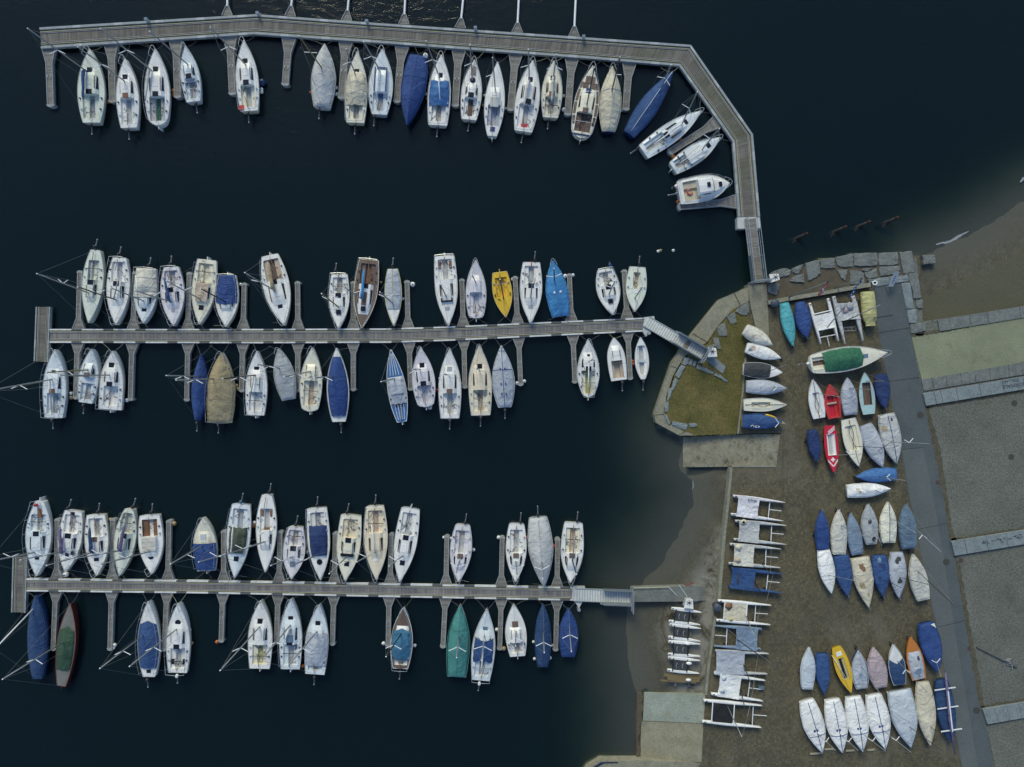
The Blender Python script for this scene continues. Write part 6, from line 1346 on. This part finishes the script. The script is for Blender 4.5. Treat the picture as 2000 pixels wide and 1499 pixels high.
# small catamarans on timber bearers
SM = [((1312, 1189), (1370, 1196.6), (1307, 1214), (1368, 1221)), ((1308, 1220.6), (1369, 1228), (1306, 1245), (1368, 1253)), ((1306, 1254), (1368, 1258.5), (1305.6, 1278.6), (1368, 1282.5)), ((1305.6, 1285), (1367.6, 1291), (1304, 1309.6), (1366, 1316))]
SL = ['small black decked catamaran with upright white tail panel, uppermost of four', 'small black decked catamaran, second from the top of four', 'small black decked catamaran, third from the top of four', 'small black decked catamaran, lowest of four above the planks']
for i, (q, lab) in enumerate(zip(SM, SL)):
    r_, hp, zt_ = catamaran(lab, *q, 'white', 'char', t0=.15, t1=.60, hw=.40, base=.95, zt=.34, beams=(.15, .60), dolly=0, small=True, group='small catamarans stacked along the beach')
    for u in (.28, .47):
        p, s_ = hp(0, u), hp(1, u); MB().tube([(p.x, p.y * .7 + s_.y * .3, zt_ + .12), (p.x - .1, (p.y + s_.y) / 2, zt_ + .16), (p.x, p.y * .3 + s_.y * .7, zt_ + .12)], .025, 5).build('footstrap', STEEL, r_)
for i, (x0, y0, x1, y1) in enumerate([(1322, 1192, 1319, 1340), (1349, 1192, 1345, 1340)]):
    single('timber_bearer', MB().beam(P(x0, y0, .82), P(x1, y1, .80), .16, .16), plain('grey_timber', (.16, .15, .13), .9), ['left', 'right'][i] + ' long grey timber bearer under the four small catamarans', 'timber', 'timber bearers')
for i, (q, lab) in enumerate([(((1297, 1318.5), (1367, 1319.5)), 'uppermost brown plank of the small pile'), (((1303, 1323), (1367, 1325)), 'second brown plank of the small pile'), (((1304, 1327.5), (1366, 1330)), 'third brown plank of the small pile'), (((1290, 1329), (1359, 1334)), 'thin lowest plank sticking out left of the pile')]):
    single('plank', MB().beam(P(*q[0], 1.0), P(*q[1], 1.0), .22 if i < 3 else .12, .10), plain('brown_plank', (.20, .15, .07), .85), lab, 'plank', 'planks on the bearers')
for i, (x, y) in enumerate(((1346, 1296.5), (1345, 1329), (1344, 1258))):
    p = P(x, y, 1.5); t = thing('white_float', ['small white float above the lowest black decked catamaran', 'small white float lying on the planks', 'small white float on the third black decked catamaran'][i], 'float', (p.x, p.y, 1.30)); m = MB().ball((0, 0, .14), .24, .6, 14, 8); m.v = [(x_ * 1.15, y_ * .62, z_) for x_, y_, z_ in m.v]; m.build('body', G('white'), t, True); MB().tube([(0, 0, -.3), (0, 0, .05)], .03, 6).build('stem', DARK, t)

# ------------------------------------------------------------------ marker cabinets with dark handwheel crosses
def cabinet(label, poly, top, cx, cy, rot, base_z, k=1.0):
    o = P(cx, cy, base_z); t = thing('white_cabinet', label, 'cabinet', o)
    MB().prism([(a - o.x, b - o.y) for a, b in pp(poly, top)], top - base_z - .10, top - base_z).build('lid', G('white'), t)
    c = sum((P(x, y, top - .5) for x, y in poly), Vector()) / len(poly) - o
    MB().prism([(c.x + (a - o.x - c.x) * .86, c.y + (b - o.y - c.y) * .86) for a, b in pp(poly, top)], 0, top - base_z - .10).build('body', G('lgrey'), t)
    c = P(cx, cy, top) - o; m = MB()
    for a in (rot, rot + 1.05, rot + 2.1): m.beam((c.x - .28 * k * math.cos(a), c.y - .28 * k * math.sin(a), top - base_z + .03 ), (c.x + .28 * k * math.cos(a), c.y + .28 * k * math.sin(a), top - base_z + .03 + a * .004), .04, .03)
    m.build('cross_mark', DARK, t)
    MB().tube([c + Vector((0, 0, -.02)), c + Vector((0, 0, .06))], .05, 8).build('hub', DARK, t)
cabinet('white square cabinet with dark cross beside the upper gangway gate', [(1502.5, 536), (1520.5, 535), (1523, 546.5), (1506, 552.5)], 2.0, 1515, 541.5, .3, .95)
cabinet('white square cabinet with dark cross beside the slanting gangway', [(1384, 679), (1398.5, 680), (1401, 697), (1383, 698)], 1.9, 1391.5, 687, 1.1, .93)
cabinet('white tail panel with dark cross above the uppermost small catamaran', [(1340, 1170.5), (1353, 1171), (1354.5, 1190), (1336, 1188)], 1.75, 1346, 1177.5, .6, .75)

# ------------------------------------------------------------------ flags, ring, board, bins, stakes, covers
def flag(label, base, top, col, wind, ln, wd, mark):
    h_ = mast_height(base, top, 6, YARD); b_ = P(*base, YARD - .1); e_ = P(*top, h_)
    t = thing('flagpole', label, 'flagpole', b_)
    MB().tube([(0, 0, 0), e_ - b_], [.07, .04], 8).build('pole', plain('green_grey_pole', (.17, .22, .21), .5), t, True)
    MB().ball(e_ - b_ + Vector((0, 0, .05)), .09, 1, 8, 5).build('truck', DARK, t)
    a = e_ - b_ - Vector((0, 0, .1)); W = Vector((wind[0], wind[1], 0)).normalized()
    m = MB(); nx, nz = 14, 8
    for i in range(nx):
        for j in range(nz):
            u, v = i / (nx - 1), j / (nz - 1); side = Vector((-W.y, W.x, 0))
            m.v.append(a + W * (u * ln) + Vector((0, 0, -v * wd * .8 - u * u * .55)) + side * (v * wd * .62 + .10 * math.sin(u * 9 + v * 2) * .4))
    for i in range(nx - 1):
        for j in range(nz - 1): k = i * nz + j; m.f.append((k, k + nz, k + nz + 1, k + 1))
    f = m.build('flag', K(col), t, True)
    # white device sewn on, one cloth thickness proud
    mk = MB()
    for (i0, i1, j0, j1) in mark:
        for i in range(i0, i1):
            for j in range(j0, j1):
                q = [Vector(m.v[a_ * nz + b2]) + Vector((0, 0, .012)) for a_, b2 in ((i, j), (i + 1, j), (i + 1, j + 1), (i, j + 1))]; mk.add(q, [(0, 1, 2, 3)])
    mk.build('flag_device', K('white'), f, True)
flag('tall flagpole flying a red flag with white cross', (1537, 583), (1616, 551), 'red', (-.5, -.87), 1.05, .62, [(2, 12, 3, 4), (6, 8, 1, 6)])
flag('flagpole flying a narrow blue pennant with white marks', (1631, 563), (1682, 545), 'royal', (-.50, -.86), 1.75, .50, [(2, 3, 2, 5), (4, 5, 3, 6), (6, 7, 2, 4), (8, 9, 3, 6), (10, 11, 2, 5)])
t = thing('life_ring', 'white life ring on a short post by the long mossy beam', 'life ring', P(1709, 556, YARD)); o_ = t.location
c = P(1709, 553, 1.9) - o_
MB().tube([c + Vector((.17 * math.cos(2 * math.pi * k / 20), .17 * math.sin(2 * math.pi * k / 20), .06 * math.cos(2 * math.pi * k / 20))) for k in range(21)], .06, 10).build('ring', G('white'), t, True)
MB().tube([(0, 0, 0), c - Vector((0, 0, .1))], .05, 8).build('post', DARK, t)
MB().tube([c - Vector((0, 0, .12)), c - Vector((0, 0, .04))], .13, 14).build('bracket_plate', DARK, t)
t = thing('notice_board', 'sloping grey metal board on short legs at the head of the path', 'sign', P(1744, 548, YARD)); o_ = t.location
q = [P(1736, 560, YARD + .75) - o_, P(1744.5, 560, YARD + .75) - o_, P(1757, 531, YARD + 1.25) - o_, P(1747.5, 532, YARD + 1.25) - o_]
MB().add(q + [v - Vector((0, 0, .06)) for v in q], [(0, 1, 2, 3), (7, 6, 5, 4), (0, 4, 5, 1), (1, 5, 6, 2), (2, 6, 7, 3), (3, 7, 4, 0)]).build('panel', gel('notice_grey', (.34, .40, .45), .4, .35), t)
for v in q: MB().tube([(v.x * .9, v.y * .9, 0), (v.x * .9, v.y * .9, v.z - .05)], .035, 6).build('leg', GALV, t)
m = MB()
for f in (.28, .42, .56, .70):
    a, b = q[0].lerp(q[3], f), q[1].lerp(q[2], f); m.beam(a.lerp(b, .35) + Vector((0, 0, .02)), a.lerp(b, .6) + Vector((0, 0, .02)), .07, .01)
m.build('print_mark', INK, t)
for i, (x, y, lab) in enumerate(((1510, 594.5, 'dark blue grey bin at the left end of the long mossy beam'), (1399, 1182, 'dark blue grey bin beside the white catamaran with rust brown stain'))):
    p = P(x, y, Z0); t = thing('waste_bin', lab, 'bin', (p.x - .1, p.y, Z0 - .02)); bm_ = plain('bin_plastic', (.055, .07, .10), .5)
    MB().tube([(0, 0, 0), (0, 0, .85)], [.30, .34], 16).build('body', bm_, t, True); MB().tube([(0, 0, .852), (0, 0, .90), (0, 0, .97)], [.37, .37, .16], 16).build('lid', bm_, t, True)
STK = plain('old_red_paint', (.055, .014, .011), .8); STB = plain('wet_black_wood', (.014, .014, .013), .6)
for i, (x, y) in enumerate(((1556, 466), (1631, 453), (1677, 443), (1731, 435))):
    p = P(x, y, 0); t = thing('mooring_stake', ['leaning dark stake in the shallows, leftmost of four', 'leaning dark stake in the shallows, second of four', 'leaning dark stake in the shallows, third of four', 'leaning dark stake in the shallows, rightmost of four'][i], 'stake', (p.x, p.y, -.5), 0, 'stakes in the shallow water')
    R = random.Random(i); m = MB()
    MB().tube([(-.55, -.25, -.45), (-.30, -.13, .12), (.22, .10, .75), (.50, .23, 1.4)], [.25, .24, .17, .11], 8).build('post', STB, t, True)
    MB().tube([(.44, .20, 1.24), (.58, .27, 1.58)], [.13, .12], 8).build('tip', STK, t, True)
    for k in range(5):
        a = -.5 + k * .25; m.tube([(a * .8, a * .35 - .3 + .02 * k, .49), (a * .8 + .25, a * .35 + .25, .56)], .05, 5)
    m.build('ripple_reflection', STB, t)  # dark strands shaped as the stake's rippled reflection, in the wood's black
COVM = plain('cast_iron', (.055, .052, .042), .7)
for i, (x, y, r, lab) in enumerate(((1797.5, 811, .32, 'round manhole cover on the path near the mint dinghy'), (1848, 1098, .32, 'round manhole cover on the path near the beige dinghy'), (1907, 1388, .32, 'round manhole cover on the path near the lowest step'), (1981, 788, .30, 'round drain cover in the upper gravel below the lettering'), (1975, 893, .28, 'round dark drain cover in the middle of the upper gravel'))):
    p = P(x, y, YARD); single('manhole_cover', MB().tube([(p.x, p.y, YARD - .02), (p.x, p.y, YARD + .018)], r, 24), COVM, lab, 'manhole cover')
for i, (x, y, lab) in enumerate(((1831, 943, 'square brown drain grate at the path edge beside upper gravel'), (1893, 1267, 'square reddish drain grate at the path edge beside lower gravel'), (1877, 1095, 'small square cover just below the scribbled step'))):
    p = P(x, y, YARD); single('drain_grate', MB().box(p.x - .18, p.x + .18, p.y - .2, p.y + .2, YARD - .02, YARD + .018), plain('rusty_iron', (.075, .048, .040), .8), lab, 'drain grate')
# a mast lying on the lower gravel
t = thing('lying_mast', 'dark mast with tangled rigging lying on the lower gravel', 'mast', P(1908, 1264, YARD)); o_ = t.location
MB().tube([P(1908, 1264, YARD + .12) - o_, P(1986, 1305, YARD + .12) - o_], [.06, .05], 8).build('spar', plain('dark_spar', (.06, .065, .08), .5), t, True)
R = random.Random(5); m = MB()
for k in range(9):
    x, y = 1960 + R.uniform(0, 16), 1288 + R.uniform(0, 10); m.tube([P(x + R.uniform(-5, 5), y + R.uniform(-4, 4), YARD + .08 + .03 * q) - o_ for q in range(4)], .022, 4)
m.build('rigging_tangle', GALV, t)
for q in ((1960, 1288, 1974, 1294), (1976, 1300, 1978, 1308)): MB().beam(P(q[0], q[1], YARD + .2) - o_, P(q[2], q[3], YARD + .2) - o_, .05, .04).build('spreader', GALV, t)
single('dark_pole', MB().tube([P(1706, 622, Z0 + 1.0), P(1743, 616, Z0 + 1.4)], .04, 6), DARK, 'black pole sticking out from the khaki dinghy over the path', 'pole')
single('rudder_box', MB().box(*[v for pr in (sorted((P(1487, 1348, 2).x, P(1497, 1354, 2).x)), sorted((P(1487, 1348, 2).y, P(1497, 1354, 2).y))) for v in pr], Z0, Z0 + .35), G('slate'), 'small slate box lying right of the bright white catamaran', 'box')
for i, (x0, y0, x1, y1) in enumerate(((1582, 1473, 1605, 1471), (1610, 1464, 1628, 1463), (1652, 1467, 1668, 1466), (1694, 1466, 1708, 1464))):
    single('plank', MB().beam(P(x0, y0, Z0 + .12), P(x1, y1, Z0 + .12), .14, .10), plain('pale_plank', (.36, .33, .24), .8), ['leftmost pale plank', 'second pale plank', 'third pale plank', 'rightmost pale plank'][i] + ' in front of the four white racing dinghies', 'plank')
# stones on the lawn edge of the peninsula
LE = [((1336, 697), (1345, 699), (1340, 714), (1332, 712)), ((1331, 713), (1339, 716), (1326, 740), (1318, 736)), ((1317, 738), (1325, 742), (1316, 762), (1309, 768)), ((1306, 760), (1316, 757), (1308, 778), (1303, 785)), ((1300, 785), (1307, 786), (1304, 806), (1298, 804)), ((1296, 809), (1303, 812), (1310, 828), (1306, 830)), ((1312, 823), (1343, 828), (1342, 841), (1313, 832)), ((1345, 828), (1360, 827), (1362, 833), (1347, 835)),
      ((1339, 698), (1347, 700), (1343, 712), (1336, 710)), ((1348, 701), (1354, 703), (1350, 714), (1344, 712)), ((1356, 704), (1361, 706), (1357, 717), (1352, 715)), ((1362, 712), (1380, 720), (1396, 728), (1392, 732), (1361, 720)), ((1397, 728), (1410, 735), (1422, 744), (1421, 748), (1395, 733)),
      ((1440, 602), (1462, 590), (1463, 612), (1455, 618), (1436, 610)), ((1418, 618), (1436, 610), (1440, 630), (1428, 634)), ((1400, 640), (1416, 630), (1422, 657), (1404, 657)), ((1392, 660), (1404, 660), (1408, 684), (1396, 678))]
LL = ['flat stone at the foot of the slanting gangway', 'long edge stone upper left of the lawn', 'edge stone left of the lawn, third from top', 'edge stone at the middle left of the lawn', 'thin edge stone lower left of the lawn', 'slim slanted stone near the lower left corner of the lawn', 'widest pale stone at the bottom of the lawn', 'small stone right of the widest pale lawn stone',
      'first little step below the slanting gangway', 'second little step below the slanting gangway', 'third little step below the slanting gangway', 'low stone kerb running right from the little steps', 'last low stone kerb ending inside the lawn', 'top triangular slab between lawn and approach path', 'second jagged slab along the upper lawn edge', 'third jagged slab along the upper lawn edge', 'fourth jagged slab, nearest the white cabinet']
for i, (q, lab) in enumerate(zip(LE, LL)):
    single('edge_stone', rough_block(list(q), .5, .98 + (.02 if i in (8, 9, 10) else 0), 50 + i), GRAN if i not in (13, 14, 15, 16) else ROCK, lab, 'stone', 'stones edging the lawn')
